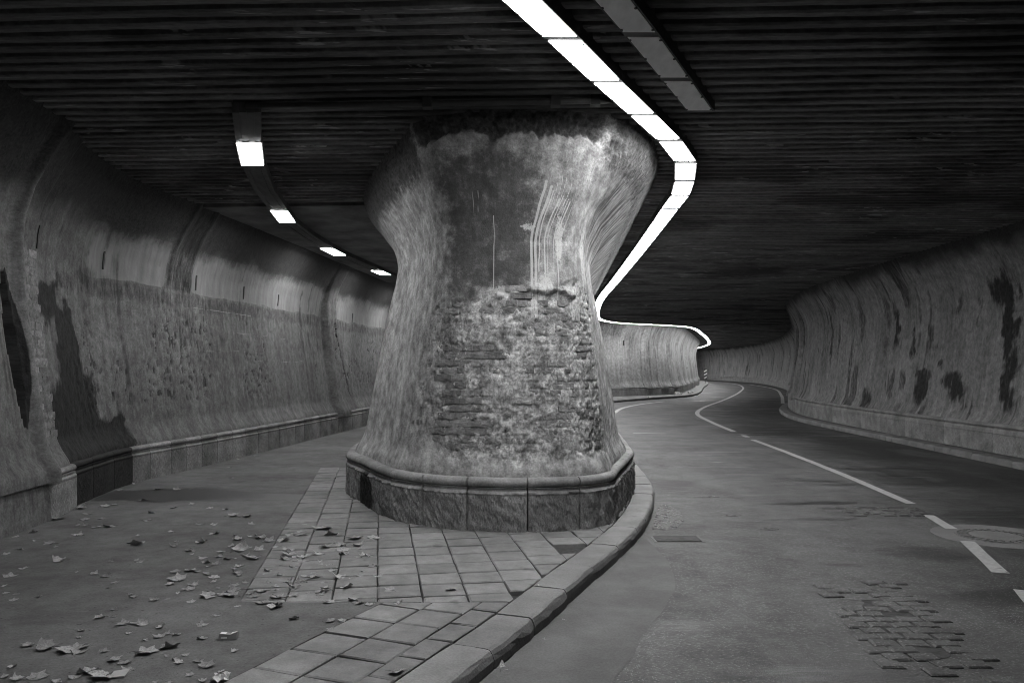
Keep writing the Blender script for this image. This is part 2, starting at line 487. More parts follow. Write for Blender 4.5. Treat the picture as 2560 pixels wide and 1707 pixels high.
    g = G("lit_square_diffuser")
    em = g.n("ShaderNodeEmission")
    g.put(em.inputs["Color"], 1.0)
    g.put(em.inputs["Strength"], g.mr(g.noise(g.pos, 3.0, 3), 0.3, 0.7, LAMP * 1.5, LAMP * 2.0, False))
    g.t.links.new(em.outputs[0], g.out.inputs[0])
    M['lit_square'] = g.m
    # leaves
    g = G("dry_leaf")
    base = g.mr(g.noise(g.obj, 9, 5, 0.65), 0.3, 0.72, 0.23, 0.45, False)
    base = g.math('MULTIPLY', base, g.mr(g.rnd(), 0, 1, 0.6, 1.15, False))
    vein = g.mr(g.voronoi(g.obj, 7, 'DISTANCE_TO_EDGE'), 0.0, 0.05, 0.7, 1.0)
    base = g.math('MULTIPLY', base, vein)
    M['leaf'] = g.done(base, 0.75, g.bump(g.noise(g.obj, 16, 4), 0.5, 0.03), 0.3)
    g = G("leaf_stalk")
    M['stalk'] = g.done(0.10, 0.8, None, 0.2)
    for nm, v in (("white_print", 0.62), ("black_print", 0.03), ("paper", 0.45), ("grey_print", 0.2)):
        g = G(nm)
        M[nm] = g.done(g.math('MULTIPLY', g.mr(g.noise(g.obj, 20, 3), 0.3, 0.7, 0.85, 1.1, False), v), 0.55, None, 0.35)
    g = G("outer_ground")
    M['ground'] = g.done(g.mr(g.noise(g.pos, 0.8, 5), 0.3, 0.7, 0.06, 0.10, False), 0.9, None, 0.2)

build_materials()

# ------------------------------------------------------------------ object helpers
def mesh_from(name, verts, faces, mat=None, smooth=False, uv=None, attrs=None, mats=None, fmat=None):
    me = bpy.data.meshes.new(name)
    v = verts.tolist() if hasattr(verts, 'tolist') else verts
    f = faces.tolist() if hasattr(faces, 'tolist') else faces
    me.from_pydata(v, [], f)
    for m_ in (mats or ([mat] if mat else [])):
        me.materials.append(m_)
    if fmat is not None:
        me.polygons.foreach_set("material_index", np.asarray(fmat, dtype=np.int32))
    if smooth:
        me.polygons.foreach_set("use_smooth", np.ones(len(me.polygons), dtype=bool))
    if uv is not None:
        layer = me.uv_layers.new(name="uv")
        li = np.empty(len(me.loops), dtype=np.int32)
        me.loops.foreach_get("vertex_index", li)
        layer.data.foreach_set("uv", np.asarray(uv, dtype=np.float32)[li].ravel())
    for k, a in (attrs or {}).items():
        at_ = me.attributes.new(k, 'FLOAT', 'POINT')
        at_.data.foreach_set("value", np.asarray(a, dtype=np.float32).ravel())
    me.update()
    return me

def obj(name, me, parent=None, loc=None, **props):
    o = bpy.data.objects.new(name, me)
    COL.objects.link(o)
    if parent is not None:
        o.parent = parent
    if loc is not None:
        o.location = loc
    for k, v in props.items():
        o[k] = v
    return o

def empty(name, loc=(0, 0, 0), **props):
    return obj(name, None, None, loc, **props)

def grid_faces(nr, nc):
    r = np.arange(nr - 1)[:, None]; c = np.arange(nc - 1)[None, :]
    a = r * nc + c
    return np.stack([a, a + 1, a + nc + 1, a + nc], axis=-1).reshape(-1, 4)

def box_mesh(name, x0, x1, y0, y1, z0, z1, mat):
    v = [(x0, y0, z0), (x1, y0, z0), (x1, y1, z0), (x0, y1, z0), (x0, y0, z1), (x1, y0, z1), (x1, y1, z1), (x0, y1, z1)]
    f = [(0, 3, 2, 1), (4, 5, 6, 7), (0, 1, 5, 4), (1, 2, 6, 5), (2, 3, 7, 6), (3, 0, 4, 7)]
    return mesh_from(name, v, f, mat)

def prism(name, poly, z0, z1, mat):
    """closed vertical prism over a plan polygon (n-gon)"""
    n = len(poly)
    v = [(x, y, z0) for x, y in poly] + [(x, y, z1) for x, y in poly]
    area = sum(poly[i][0] * poly[(i + 1) % n][1] - poly[(i + 1) % n][0] * poly[i][1] for i in range(n))
    top = list(range(n, 2 * n)); bot = list(range(n))[::-1]
    f = [top, bot] if area > 0 else [top[::-1], bot[::-1]]
    for i in range(n):
        j = (i + 1) % n
        f.append((i, j, n + j, n + i) if area > 0 else (j, i, n + i, n + j))
    return mesh_from(name, v, f, mat)

def strip_mesh(name, left, right, z, mat):
    """flat ribbon between two plan polylines of equal length"""
    n = len(left)
    v = [(x, y, z) for x, y in left] + [(x, y, z) for x, y in right]
    f = [(i, n + i, n + i + 1, i + 1) for i in range(n - 1)]
    return mesh_from(name, v, f, mat)

# ------------------------------------------------------------------ plan of the place
LEFT_PTS = [(-4.7, -3), (-4.75, 3), (-4.85, 6.5), (-4.94, 8.33), (-5.08, 9.3), (-5.28, 11.0), (-5.10, 12.55), (-4.80, 14.95), (-4.45, 18.4),
            (-4.08, 21.8), (-3.2, 30), (-1.4, 40), (1.2, 50), (8, 66), (15, 86), (17, 104), (13, 124), (8, 139)]
RIGHT_PTS = [(8.9, -3), (8.97, 6), (9.12, 14.3), (9.2, 18), (9.38, 21.9), (9.95, 27.5), (11.4, 33), (14.3, 41), (18.5, 53),
             (23, 69), (26.5, 86), (27.4, 98), (26.3, 111), (22, 126), (13, 138)]
ISLAND_PTS = [(13, 112), (12.5, 96), (9.5, 74), (5.5, 60), (2.4, 50), (1.9, 46.2), (2.7, 44.7), (4.0, 44.6), (5.6, 45.2), (7.8, 46.8), (9.6, 48.6),
              (10.8, 51.2), (12.4, 56.5), (15.3, 67), (19.2, 82), (21.3, 94), (22.2, 106), (20.5, 116)]
PIER_PL = [(-1.75, 26), (-2.15, 18), (-2.28, 13), (-2.17, 10.46), (-1.79, 9.55), (-1.30, 8.52), (-.80, 8.06), (-.28, 7.86), (.13, 7.83), (.69, 7.95),
           (1.04, 8.29), (1.17, 8.8), (1.43, 9.8), (1.62, 10.7), (2.08, 18), (2.55, 26)]
PIER_TP = [(-1.75, 26), (-2.15, 18), (-2.38, 13.4), (-2.12, 11.6), (-1.78, 10.5), (-1.32, 9.25), (-.92, 8.32), (-.30, 8.12), (.13, 8.10), (.70, 8.14),
           (1.22, 8.5), (1.56, 9.1), (1.78, 9.9), (1.92, 10.8), (2.36, 18), (2.8, 26)]
PIER_NK = [(-1.25, 26), (-1.58, 18), (-1.66, 13), (-1.50, 10.6), (-1.22, 9.9), (-.92, 9.02), (-.70, 8.54), (-.26, 8.42), (.13, 8.40), (.58, 8.46),
           (.75, 8.66), (.81, 9.05), (.91, 9.85), (1.03, 10.7), (1.42, 18), (1.95, 26)]
KERB_OUT = [(-3.4, -3), (-2.05, 0), (-1.12, 2.2), (-.19, 4.37), (.07, 4.95), (.6, 6.30), (.94, 7.14), (1.37, 8.35), (1.73, 9.8), (1.96, 11.2), (2.14, 14.2),
            (2.38, 18), (2.85, 26), (3.3, 32), (4.1, 37.3), (5.0, 39.5), (7.4, 43.3), (10.5, 47.8), (12.4, 53), (16.3, 68), (20.6, 84), (23.1, 95), (24.1, 106), (22.6, 118)]
RKERB_OUT = [(8.3, -3), (8.42, 6), (8.62, 13.4), (8.85, 18.5), (9.06, 23.6), (9.5, 27.5), (10.7, 32), (12.6, 37)]

left_path = Path(LEFT_PTS, 'right_normal')
right_path = Path(RIGHT_PTS, 'left_normal')
island_path = Path(ISLAND_PTS, 'right_normal')
kerb_path = Path(KERB_OUT, 'left_normal')       # normal points to the footway
rkerb_path = Path(RKERB_OUT, 'right_normal')    # normal points to the wall

# ------------------------------------------------------------------ ground, road, paths
obj("ground", mesh_from("ground", [(-200, -200, -.17), (200, -200, -.17), (200, 200, -.17), (-200, 200, -.17)], [(0, 1, 2, 3)], M['ground']), kind="structure")
road = obj("road", mesh_from("road", [(-8, -40, -.12), (40, -40, -.12), (40, 150, -.12), (-8, 150, -.12)], [(0, 1, 2, 3)], M['asphalt']), kind="structure")

KW = 0.27
def kerb_inner(s):
    x, y, tx, ty, nx, ny = kerb_path.at(s)
    return x + nx * KW, y + ny * KW

# boundary between the dusty path and the pavers (plan)
U1 = np.array((-.165, 1.0)); U1 /= np.linalg.norm(U1)      # paver columns
V1 = np.array((U1[1], -U1[0]))
C1 = np.array((-1.875, 5.50))                               # corner of the first field
KD = np.array((.388, .922)); KD /= np.linalg.norm(KD)       # second field follows the kerb
KV = np.array((KD[1], -KD[0]))
C2 = np.array((-.88, 5.50))
PITCH = 0.312

PATH_EDGE = [C2 + KD * -8.9, C2, (C1[0], C1[1]), C1 + U1 * 3.5, C1 + U1 * 6.2]
pe = [tuple(map(float, p)) for p in PATH_EDGE]
end = pe[-1]
path_poly = [(-6.5, -3.5)] + [pe[0], pe[1], pe[2], pe[3], pe[4], (-1.9, 12.0), (-1.6, 30), (1.0, 42), (3.0, 47), (10.5, 72), (14, 98), (13, 125), (-8, 125), (-8, -3.5)]
def tri_poly(name, poly, z, mat, depth=0.03):
    import bmesh
    bm = bmesh.new()
    vs = [bm.verts.new((x, y, z)) for x, y in poly]
    es = [bm.edges.new((vs[i], vs[(i + 1) % len(vs)])) for i in range(len(vs))]
    bmesh.ops.triangle_fill(bm, edges=es, use_beauty=True)
    bmesh.ops.recalc_face_normals(bm, faces=bm.faces)
    for f in bm.faces:
        if f.normal.z < 0:
            f.normal_flip()
    n = len(vs)
    lo = [bm.verts.new((x, y, z - depth)) for x, y in poly]
    for i in range(n):
        j = (i + 1) % n
        bm.faces.new((vs[i], vs[j], lo[j], lo[i]))
    me = bpy.data.meshes.new(name)
    bm.to_mesh(me); bm.free()
    me.materials.append(mat)
    return me
obj("path", tri_poly("path", path_poly[1:], -0.004, M['path'], 0.1), kind="structure")

# footway bed under the pavers, out to the back of the kerb, and the far island footway
ss = np.linspace(0.5, kerb_path.length - 0.5, 240)
ix, iy = kerb_inner(ss)
far_from = 60
bed_r = list(zip(ix.tolist(), iy.tolist()))
walk = empty("footway", kind="structure")
def island_left(y):
    return np.interp(y, [-4, 4, 8, 14, 26, 40, 44, 50, 60, 74, 96, 120], [-6.4, -1.9, -2.9, -2.6, -2.2, -1, 1.2, 2.6, 5.5, 9.5, 12.5, 13])
bed_l = [(min(float(island_left(y)), x - .1), y) for x, y in bed_r]
obj("bedding", strip_mesh("bedding", bed_l, bed_r, -0.034, M['bed']), walk)
# smooth footway surface further along, where single slabs can no longer be told apart
m0 = [i for i, (x, y) in enumerate(bed_r) if y > 12.6]
obj("paving_surface", strip_mesh("paving_surface", [bed_l[i] for i in m0], [bed_r[i] for i in m0], -0.002, M['paver']), walk)

def clip_half(poly, p, n):
    """keep the side of the line through p where (q-p).n >= 0"""
    out = []
    for i in range(len(poly)):
        a, b = poly[i], poly[(i + 1) % len(poly)]
        da = (a[0] - p[0]) * n[0] + (a[1] - p[1]) * n[1]
        db = (b[0] - p[0]) * n[0] + (b[1] - p[1]) * n[1]
        if da >= 0: out.append(a)
        if (da >= 0) != (db >= 0):
            t = da / (da - db)
            out.append((a[0] + (b[0] - a[0]) * t, a[1] + (b[1] - a[1]) * t))
    return out

KS = np.linspace(0, kerb_path.length, 3000)
KX, KY = kerb_inner(KS)
def clip_kerb(poly):
    cx = sum(p[0] for p in poly) / len(poly); cy = sum(p[1] for p in poly) / len(poly)
    i = int(np.argmin((KX - cx) ** 2 + (KY - cy) ** 2))
    _, _, tx, ty, nx, ny = kerb_path.at(KS[i])
    return clip_half(poly, (KX[i] + nx * .012, KY[i] + ny * .012), (nx, ny))

def poly_area(p):
    return 0.5 * sum(p[i][0] * p[(i + 1) % len(p)][1] - p[(i + 1) % len(p)][0] * p[i][1] for i in range(len(p)))

def paver(poly):
    if len(poly) < 3: return
    a = poly_area(poly)
    if abs(a) < 0.008: return
    if a < 0: poly = poly[::-1]
    cx = sum(p[0] for p in poly) / len(poly); cy = sum(p[1] for p in poly) / len(poly)
    tz, ax, ay = random.uniform(-.004, .003), random.uniform(-.012, .012), random.uniform(-.012, .012)
    ch = random.uniform(.006, .013)
    n = len(poly)
    ring = []
    for (k, z) in ((0, -.045), (0, -.006), (1, 0.0)):
        for x, y in poly:
            l = math.hypot(x - cx, y - cy) + 1e-6
            q = (l - ch * 1.4) / l if k else 1.0
            jx = random.uniform(-.004, .004)
            X, Y = cx + (x - cx) * q + jx, cy + (y - cy) * q + jx
            ring.append((X - cx, Y - cy, z + tz + (X - cx) * ax + (Y - cy) * ay))
    f = [tuple(range(2 * n, 3 * n))]
    for r in range(2):
        for i in range(n):
            j = (i + 1) % n
            f.append((r * n + i, r * n + j, (r + 1) * n + j, (r + 1) * n + i))
    obj("paver", mesh_from("paver", ring, f, M['paver']), walk, (cx, cy, 0))

pier_plan = catmull(PIER_PL, 12)
def inside_pier(x, y):
    P = pier_plan; n = len(P); c = False
    j = n - 1
    for i in range(n):
        if (P[i][1] > y) != (P[j][1] > y) and x < (P[j][0] - P[i][0]) * (y - P[i][1]) / (P[j][1] - P[i][1]) + P[i][0]:
            c = not c
        j = i
    return c

def cell(o, u, v, i, j, w=1, gap=.007, off=0.0, cg=.020):
    a = o + u * (j * PITCH + cg / 2 + off) + v * (i * PITCH + gap / 2)
    b = o + u * (j * PITCH + cg / 2 + off) + v * ((i + w) * PITCH - gap / 2)
    c = o + u * ((j + 1) * PITCH - cg / 2 + off) + v * ((i + w) * PITCH - gap / 2)
    d = o + u * ((j + 1) * PITCH - cg / 2 + off) + v * (i * PITCH + gap / 2)
    return [(float(q[0]), float(q[1])) for q in (a, b, c, d)]

line2_n = None
for i in range(0, 13):
    off = random.uniform(-.5, .5) * PITCH * 0.9 if i else 0
    for j in range(-1, 24):
        p = cell(C1, U1, V1, i, j, gap=.009, off=off)
        # front edge of the first field : line through C1 along +x, then along the second field's first row
        p = clip_half(p, (0, 5.505 - 0.02), (0.0, 1.0))
        if len(p) >= 3: p = clip_kerb(p)
        if len(p) < 3: continue
        cx = sum(q[0] for q in p) / len(p); cy = sum(q[1] for q in p) / len(p)
        if cy > 12.9 or inside_pier(cx, cy) and all(inside_pier(*q) for q in p): continue
        if i == 8 and j in (3,): continue         # a missing stone
        paver(p)
for i in range(0, 6):
    off = random.uniform(-.5, .5) * PITCH * .8
    for j in range(-19, 4):
        p = cell(C2, KD, KV, i, j, gap=.009, off=off)
        p = clip_half(p, (0, 5.478), (0.0, -1.0))
        if len(p) >= 3: p = clip_kerb(p)
        if len(p) < 3: continue
        cy = sum(q[1] for q in p) / len(p)
        if cy < 2.2: continue
        paver(p)
near_walk = [(float(q[0]), float(q[1])) for q in (C2 + KD * -8.9, C2 + KD * -3.6, C2 + KD * -3.6 + KV * 2.2, C2 + KD * -8.9 + KV * 2.2)]
def kerb_poly(y0, y1):
    idx = [k for k in range(len(KS)) if y0 <= KY[k] <= y1][::20]
    return [(float(KX[k]), float(KY[k])) for k in idx]

# ------------------------------------------------------------------ kerbs
KERB_PROFILE = [(0.0, -.20), (-.004, -.06), (.004, -.028), (.016, -.008), (.034, 0.0), (.14, .002), (KW - .006, 0.0), (KW, -.01), (KW, -.20)]
def kerb_stone(path, s0, s1, parent, name, mat, nseg=7, chip=0.006):
    s = np.linspace(s0, s1, nseg)
    x, y, tx, ty, nx, ny = path.at(s)
    prof = np.array(KERB_PROFILE)
    V = []
    seed = random.randint(0, 9999)
    dz = random.uniform(-.006, .006)
    for k in range(nseg):
        pinch = 0.006 if k in (0, nseg - 1) else 0.0
        for q, (o_, z_) in enumerate(prof):
            j = (float(vnoise(s[k] * 9, q * 2.1, 0, seed)) - .5) * 2 * chip
            oo = o_ + (j if 0 < q < 6 else 0) + (pinch if q < 5 else 0)
            zz = z_ + (j * .6 if 0 < q < 6 else 0) - (pinch * .7 if 2 <= q <= 6 else 0) + dz
            V.append((x[k] + nx[k] * oo, y[k] + ny[k] * oo, zz))
    nc = len(prof)
    F = grid_faces(nseg, nc).tolist()
    if path.side == 'left_normal':
        F = [f[::-1] for f in F]
    F.append(list(range(nc))); F.append(list(range((nseg - 1) * nc, nseg * nc))[::-1])
    me = mesh_from(name, V, F, mat)
    return obj(name, me, parent)

kerb = empty("kerb", kind="structure")
s = kerb_path.s_at_y(1.2); s_end = kerb_path.s_at_y(20)
while s < s_end:
    L = random.uniform(.62, .95)
    kerb_stone(kerb_path, s + .004, s + L - .004, kerb, "kerb_stone", M['kerb'])
    s += L
s_far0 = s
o_ = kerb_stone(kerb_path, s_far0, kerb_path.length, kerb, "far_kerb_run", M['kerb'], 220, .004); o_["kind"] = "stuff"
o_ = kerb_stone(kerb_path, 0, kerb_path.s_at_y(1.2), kerb, "near_kerb_run", M['kerb'], 12, .004); o_["kind"] = "stuff"
rkerb = empty("kerb_by_streaked_wall", kind="structure")
s = rkerb_path.s_at_y(12.0); s_end = rkerb_path.length
while s < s_end - .3:
    L = random.uniform(.28, .5) if s < rkerb_path.s_at_y(24) else random.uniform(.6, .9)
    L = min(L, s_end - s)
    kerb_stone(rkerb_path, s + .005, s + L - .005, rkerb, "kerb_stone", M['kerb'], 4, .010)
    s += L
o_ = kerb_stone(rkerb_path, 0, rkerb_path.s_at_y(12.0), rkerb, "near_kerb_run", M['kerb'], 12, .006); o_["kind"] = "stuff"
sr = np.linspace(0, rkerb_path.length, 60)
x, y, tx, ty, nx, ny = rkerb_path.at(sr)
lft = list(zip((x + nx * KW).tolist(), (y + ny * KW).tolist()))
rgt = [(a + 1.2, b) for a, b in lft]
obj("verge", strip_mesh("verge", lft, rgt, -.004, M['path']), kind="structure")

# ------------------------------------------------------------------ walls
def prof_fn(pts):
    z = np.array([p[0] for p in pts]); o = np.array([p[1] for p in pts])
    zz = np.linspace(z[0], z[-1], 400)
    oo = np.interp(zz, z, o)
    k = np.ones(9) / 9
    pad = np.pad(oo, 4, mode='edge')
    oo = np.convolve(pad, k, mode='valid')
    return lambda q: np.interp(q, zz, oo)

WALL_PROF = prof_fn([(0.3, -.05), (.50, -.06), (.56, -.08), (.66, -.15), (.80, -.21), (2.4, -.42), (2.9, -.45), (3.2, -.42), (3.5, -.33), (3.8, -.17), (4.0, -.04), (4.3, .14)])

def wall_body(parent, path, s, z, prof, disp, attrs_fn, mat, zlow=0.4):
    Sg, Zg = np.meshgrid(s, z, indexing='ij')
    x, y, tx, ty, nx, ny = path.at(s)
    off = prof(Zg) + disp(Sg, Zg)
    X = x[:, None] + nx[:, None] * off
    Y = y[:, None] + ny[:, None] * off
    V = np.stack([X, Y, Zg], -1).reshape(-1, 3)
    F = grid_faces(len(s), len(z))
    if path.side == 'left_normal':
        F = F[:, ::-1]
    uv = np.stack([Sg, Zg], -1).reshape(-1, 2)
    a = {k: v.reshape(-1) for k, v in attrs_fn(Sg, Zg).items()}
    return obj("plaster_face", mesh_from("plaster_face", V, F, mat, True, uv, a), parent)

def plinth_block(path, s0, s1, parent, mat, height=.50, ns=6, hammered=0.0, nz=3, dark=0.0, roll=.038, posfn=None, gap=.004, seed=None):
    """one stone of the plinth: rough face with drafted margins, fillet, roll moulding and weathered top"""
    seed = random.randint(0, 9999) if seed is None else seed
    s = np.linspace(s0 + gap, s1 - gap, ns)
    prof = []                                  # (outset, z, roughness weight)
    for k in range(nz):
        t = k / (nz - 1)
        prof.append((0.0, -.06 + t * (height * .76 + .06), 1.0 if .05 < t < .97 else 0.15))
    z1 = height * .78
    prof += [(-.016, z1 + .004, 0), (-.018, z1 + .028, 0), (-.003, z1 + .032, 0)]
    cz = z1 + .034 + roll
    for a in np.linspace(-80, 92, 7):
        prof.append((-.046 + (roll * 1.1) * math.cos(math.radians(a)), cz + roll * math.sin(math.radians(a)), 0.05))
    prof += [(-.12, cz + roll + .004, .05), (-.22, cz + roll + .02, .05)]
    prof = np.array(prof)
    n = len(prof)
    if posfn is None:
        x, y, tx, ty, nx, ny = path.at(s)
    else:
        x, y, nx, ny = posfn(s)
    V, UV = [], []
    e = np.minimum(s - s[0], s[-1] - s)
    for k in range(ns):
        O, Z, W = prof[:, 0], prof[:, 1], prof[:, 2]
        m = W * sstep(.0, .05, e[k]) if hammered else W * 0 + .3
        # diagonal tooling
        u, v = s[k], Z
        tool = fbm((u * 1.0 + v * .55) * 26, (v - u * .45) * 9, 0, 3, seed) - .5
        lump = fbm(u * 6, v * 6, 1.7, 3, seed + 5) - .5
        d = m * (hammered * (tool * .9 + lump * .7 + .18) + (0.006 * lump if not hammered else 0))
        if k in (0, ns - 1): d = d - .008
        oo = O + d
        for q in range(n):
            V.append((x[k] + nx[k] * oo[q], y[k] + ny[k] * oo[q], Z[q]))
            UV.append((u, Z[q]))
    F = grid_faces(ns, n)
    flip = (path is not None and path.side == 'left_normal')
    if flip: F = F[:, ::-1]
    F = F.tolist()
    # end faces going back into the wall, so that the joints have depth
    base = len(V)
    for k in (0, ns - 1):
        for q in range(n):
            V.append((x[k] - nx[k] * .22, y[k] - ny[k] * .22, prof[q, 1])); UV.append((s[k], prof[q, 1]))
    for e_, k in ((0, 0), (1, ns - 1)):
        for q in range(n - 1):
            a, b = k * n + q, k * n + q + 1
            c, d = base + e_ * n + q + 1, base + e_ * n + q
            F.append([a, d, c, b] if e_ == 0 else [a, b, c, d])
    dk = dark if np.ndim(dark) else np.full(len(V), dark)
    me = mesh_from("plinth_block", V, F, mat, True, UV, {"dark": dk})
    try:
        me.set_sharp_from_angle(angle=math.radians(38))
    except Exception:
        pass
    return obj("plinth_block", me, parent)

# ---- left wall -----------------------------------------------------------------
lw = empty("tunnel_wall", (-5.2, 11, 0), label="sooty plastered tunnel wall with a wet black niche, beside the leaf-strewn path", category="wall")
def sL(y): return left_path.s_at_y(y)
def blob(S, Z, s0, z0, rs, rz):
    return np.sqrt(((S - s0) / rs) ** 2 + ((Z - z0) / rz) ** 2)

def left_disp(S, Z):
    d = 0.012 * (fbm(S * 1.1, Z * 1.1, 0, 4, 3) - .5) * 2
    d += 0.004 * (fbm(S * 9, Z * 9, 0, 3, 4) - .5) * 2
    # near wall stands proud, then the brick pilaster
    d += 0.16 * sstep(sL(8.62), sL(8.44), S)
    d += 0.09 * sstep(sL(9.22), sL(9.10), S) * sstep(sL(8.30), sL(8.42), S)
    # flaking: many small vertical pits
    n = fbm(S * 26, Z * 9, 0, 3, 9)
    zone = sstep(sL(9.6), sL(10.6), S) * sstep(.8, 1.2, Z) * sstep(3.0, 2.4, Z) * sstep(.36, .50, fbm(S * .8, Z * .9, 0, 3, 21))
    d -= 0.018 * zone * sstep(.57, .62, n)
    # crack lens between near wall and pilaster
    c = sL(8.20); wl = .085 * np.clip(1 - ((Z - 1.80) / 0.82) ** 2, 0, 1) ** .8
    d -= 0.22 * (np.abs(S - c - (1.80 - Z) * .03) < wl)
    # corbelled ribs in the cove, a buttress with cracks further on
    for y0, zb in ((12.75, 2.85), (13.35, 2.85)):
        d += 0.05 * np.exp(-((S - sL(y0)) / .10) ** 2) * sstep(zb - .25, zb + .2, Z)
    s1 = sL(20.2)
    d += 0.16 * sstep(.42, .30, np.abs(S - s1)) * sstep(4.2, 2.6, Z) + .02 * sstep(.42, .30, np.abs(S - s1))
    for k, (a, b, w) in enumerate(((20.35, .05, .035), (20.85, .10, .02))):
        line = sL(a) + (2.6 - Z) * .33 + .05 * (vnoise(Z * 5, k * 3.3, 0, 31) - .5)
        d -= 0.12 * (np.abs(S - line) < w) * (Z < 2.75) * (Z > .85)
    return d
def left_attr(S, Z):
    dk = np.zeros_like(S)
    # the wet niche: bulge below, neck above, hooked top
    def bx(y0, y1, z0, z1, so=.17):
        a, b = sL(y0), sL(y1)
        w1 = .55 * (fbm(S * 2.2, Z * 2.2, 0, 5, 33, .6) - .5)
        return sstep(a - so, a + so, S + w1) * sstep(b + so, b - so, S + w1) * sstep(z0 - so, z0 + so, Z + w1) * sstep(z1 + so, z1 - so, Z + w1)
    dk = np.maximum(dk, bx(9.28, 10.0, 2.15, 2.62))
    dk = np.maximum(dk, bx(9.68, 10.35, 1.2, 2.5))
    dk = np.maximum(dk, bx(9.2, 10.75, .3, 1.5, .24))
    dk = np.maximum(dk, bx(9.2, 11.25, .3, 1.02, .16))
    dk *= sstep(sL(9.12), sL(9.25), S)
    # shade inside the lens-shaped gap and the cracks, painted in as black
    c = sL(8.24); wl = .135 * np.clip(1 - ((Z - 1.80) / .84) ** 2, 0, 1) ** .8
    dk = np.maximum(dk, 1.3 * sstep(wl + .02, wl - .02, np.abs(S - c - (1.80 - Z) * .03)) * (wl > .004))
    n_ = fbm(S * 26, Z * 9, 0, 3, 9)
    zone = sstep(sL(9.6), sL(10.6), S) * sstep(.8, 1.2, Z) * sstep(3.0, 2.4, Z) * sstep(.36, .50, fbm(S * .8, Z * .9, 0, 3, 21))
    dk = np.maximum(dk, .62 * zone * sstep(.57, .62, n_))
    for k, (a, w) in enumerate(((20.35, .045), (20.85, .03))):
        line = sL(a) + (2.6 - Z) * .33 + .05 * (vnoise(Z * 5, k * 3.3, 0, 31) - .5)
        dk = np.maximum(dk, .9 * (np.abs(S - line) < w) * (Z < 2.75) * (Z > .85))
    # broad soft damp shades
    for (y0, z0, rs, rz, a) in ((13.2, 2.4, .55, .5, .48), (19.4, 2.6, .6, .9, .45), (13.0, 1.7, 1.0, .5, .36), (10.9, 2.75, .9, .25, .50)):
        dk = np.maximum(dk, a * np.clip(1.6 - blob(S, Z, sL(y0), z0, rs, rz), 0, 1))
    pl = np.zeros_like(S)
    for (y0, z0, h) in ((14.6, 2.62, .02), (16.3, 2.25, .018), (17.0, 1.75, .018), (15.0, 1.9, .014)):
        pl = np.maximum(pl, .62 * np.exp(-((Z - z0 - .03 * (vnoise(S * 3, 0, 0, 8) - .5)) / h) ** 2) * (np.abs(S - sL(y0)) < 1.3))
    pl = np.maximum(pl, .36 * np.clip(1.4 - blob(S, Z, sL(11.6), 2.35, .7, .5), 0, 1))
    wz = Z + .10 * (fbm(S * 1.4, Z, 0, 3, 51) - .5)
    cove = sstep(2.82, 2.92, wz) * sstep(3.66, 3.50, wz) * sstep(sL(10.4), sL(10.9), S)
    cove *= 1 - sstep(.48, .34, np.abs(S - sL(13.05)))
    cove *= 1 - sstep(.65, .45, np.abs(S - sL(20.2)))
    damp = sstep(2.92, 2.80, wz) * sstep(2.45, 2.66, wz) * sstep(sL(9.6), sL(10.2), S)
    dk = np.maximum(dk, .52 * damp)
    dk = np.maximum(dk, .62 * sstep(.48, .34, np.abs(S - sL(13.05))) * sstep(2.7, 2.9, Z))
    return {"dark": dk, "pale": pl, "cove": cove}
s_list = np.unique(np.concatenate([left_path.steps(.05, .02, 0, sL(7)), left_path.steps(.026, .0024, sL(7), sL(26)), left_path.steps(.2, .02, sL(26), left_path.length)]))
wall_body(lw, left_path, s_list, np.linspace(.40, 4.3, 150), WALL_PROF, left_disp, left_attr, M['wall_l'])
# plinth stones
s = sL(5.0)
ends = [sL(8.44), sL(9.2), sL(9.9), sL(10.6), sL(11.15)]
def left_block(a, b, out=0.0, dark=0.0, hgt=.50):
    def pf(q):
        x, y, tx, ty, nx, ny = left_path.at(q)
        return x + nx * out, y + ny * out, nx, ny
    return plinth_block(left_path, a, b, lw, M['plinth'], hgt, 6, .022, 9, dark, posfn=pf)
edges = [sL(5.2), sL(6.0), sL(6.8), sL(7.6), sL(8.44), sL(9.2), sL(9.9), sL(10.6), sL(11.15)]
for k in range(len(edges) - 1):
    if k < 4:
        continue
    left_block(edges[k], edges[k + 1], .07 if k == 4 else 0.0, .95 if k in (5, 6) else (.9 if k == 7 else 0))
s = edges[-1]
while s < sL(25):
    L = random.uniform(.40, .55) if s < sL(20) else random.uniform(.6, .9)
    left_block(s, s + L)
    s += L
o_ = plinth_block(left_path, s, left_path.length, lw, M['plinth'], .50, 160, 0, 3); o_.name = "far_plinth_run"; o_["kind"] = "stuff"
# smooth projecting foot of the near wall
sn = np.linspace(0, sL(8.43), 40)
x, y, tx, ty, nx, ny = left_path.at(sn)
pr = [(.10, -.1), (.08, .2), (.05, .5), (-.02, .78), (-.14, 1.0)]
V = [(x[k] + nx[k] * o, y[k] + ny[k] * o, z) for k in range(len(sn)) for o, z in pr]
UV = [(sn[k], z) for k in range(len(sn)) for o, z in pr]
obj("near_footing", mesh_from("near_footing", V, grid_faces(len(sn), len(pr)), M['wall_l'], True, UV), lw)

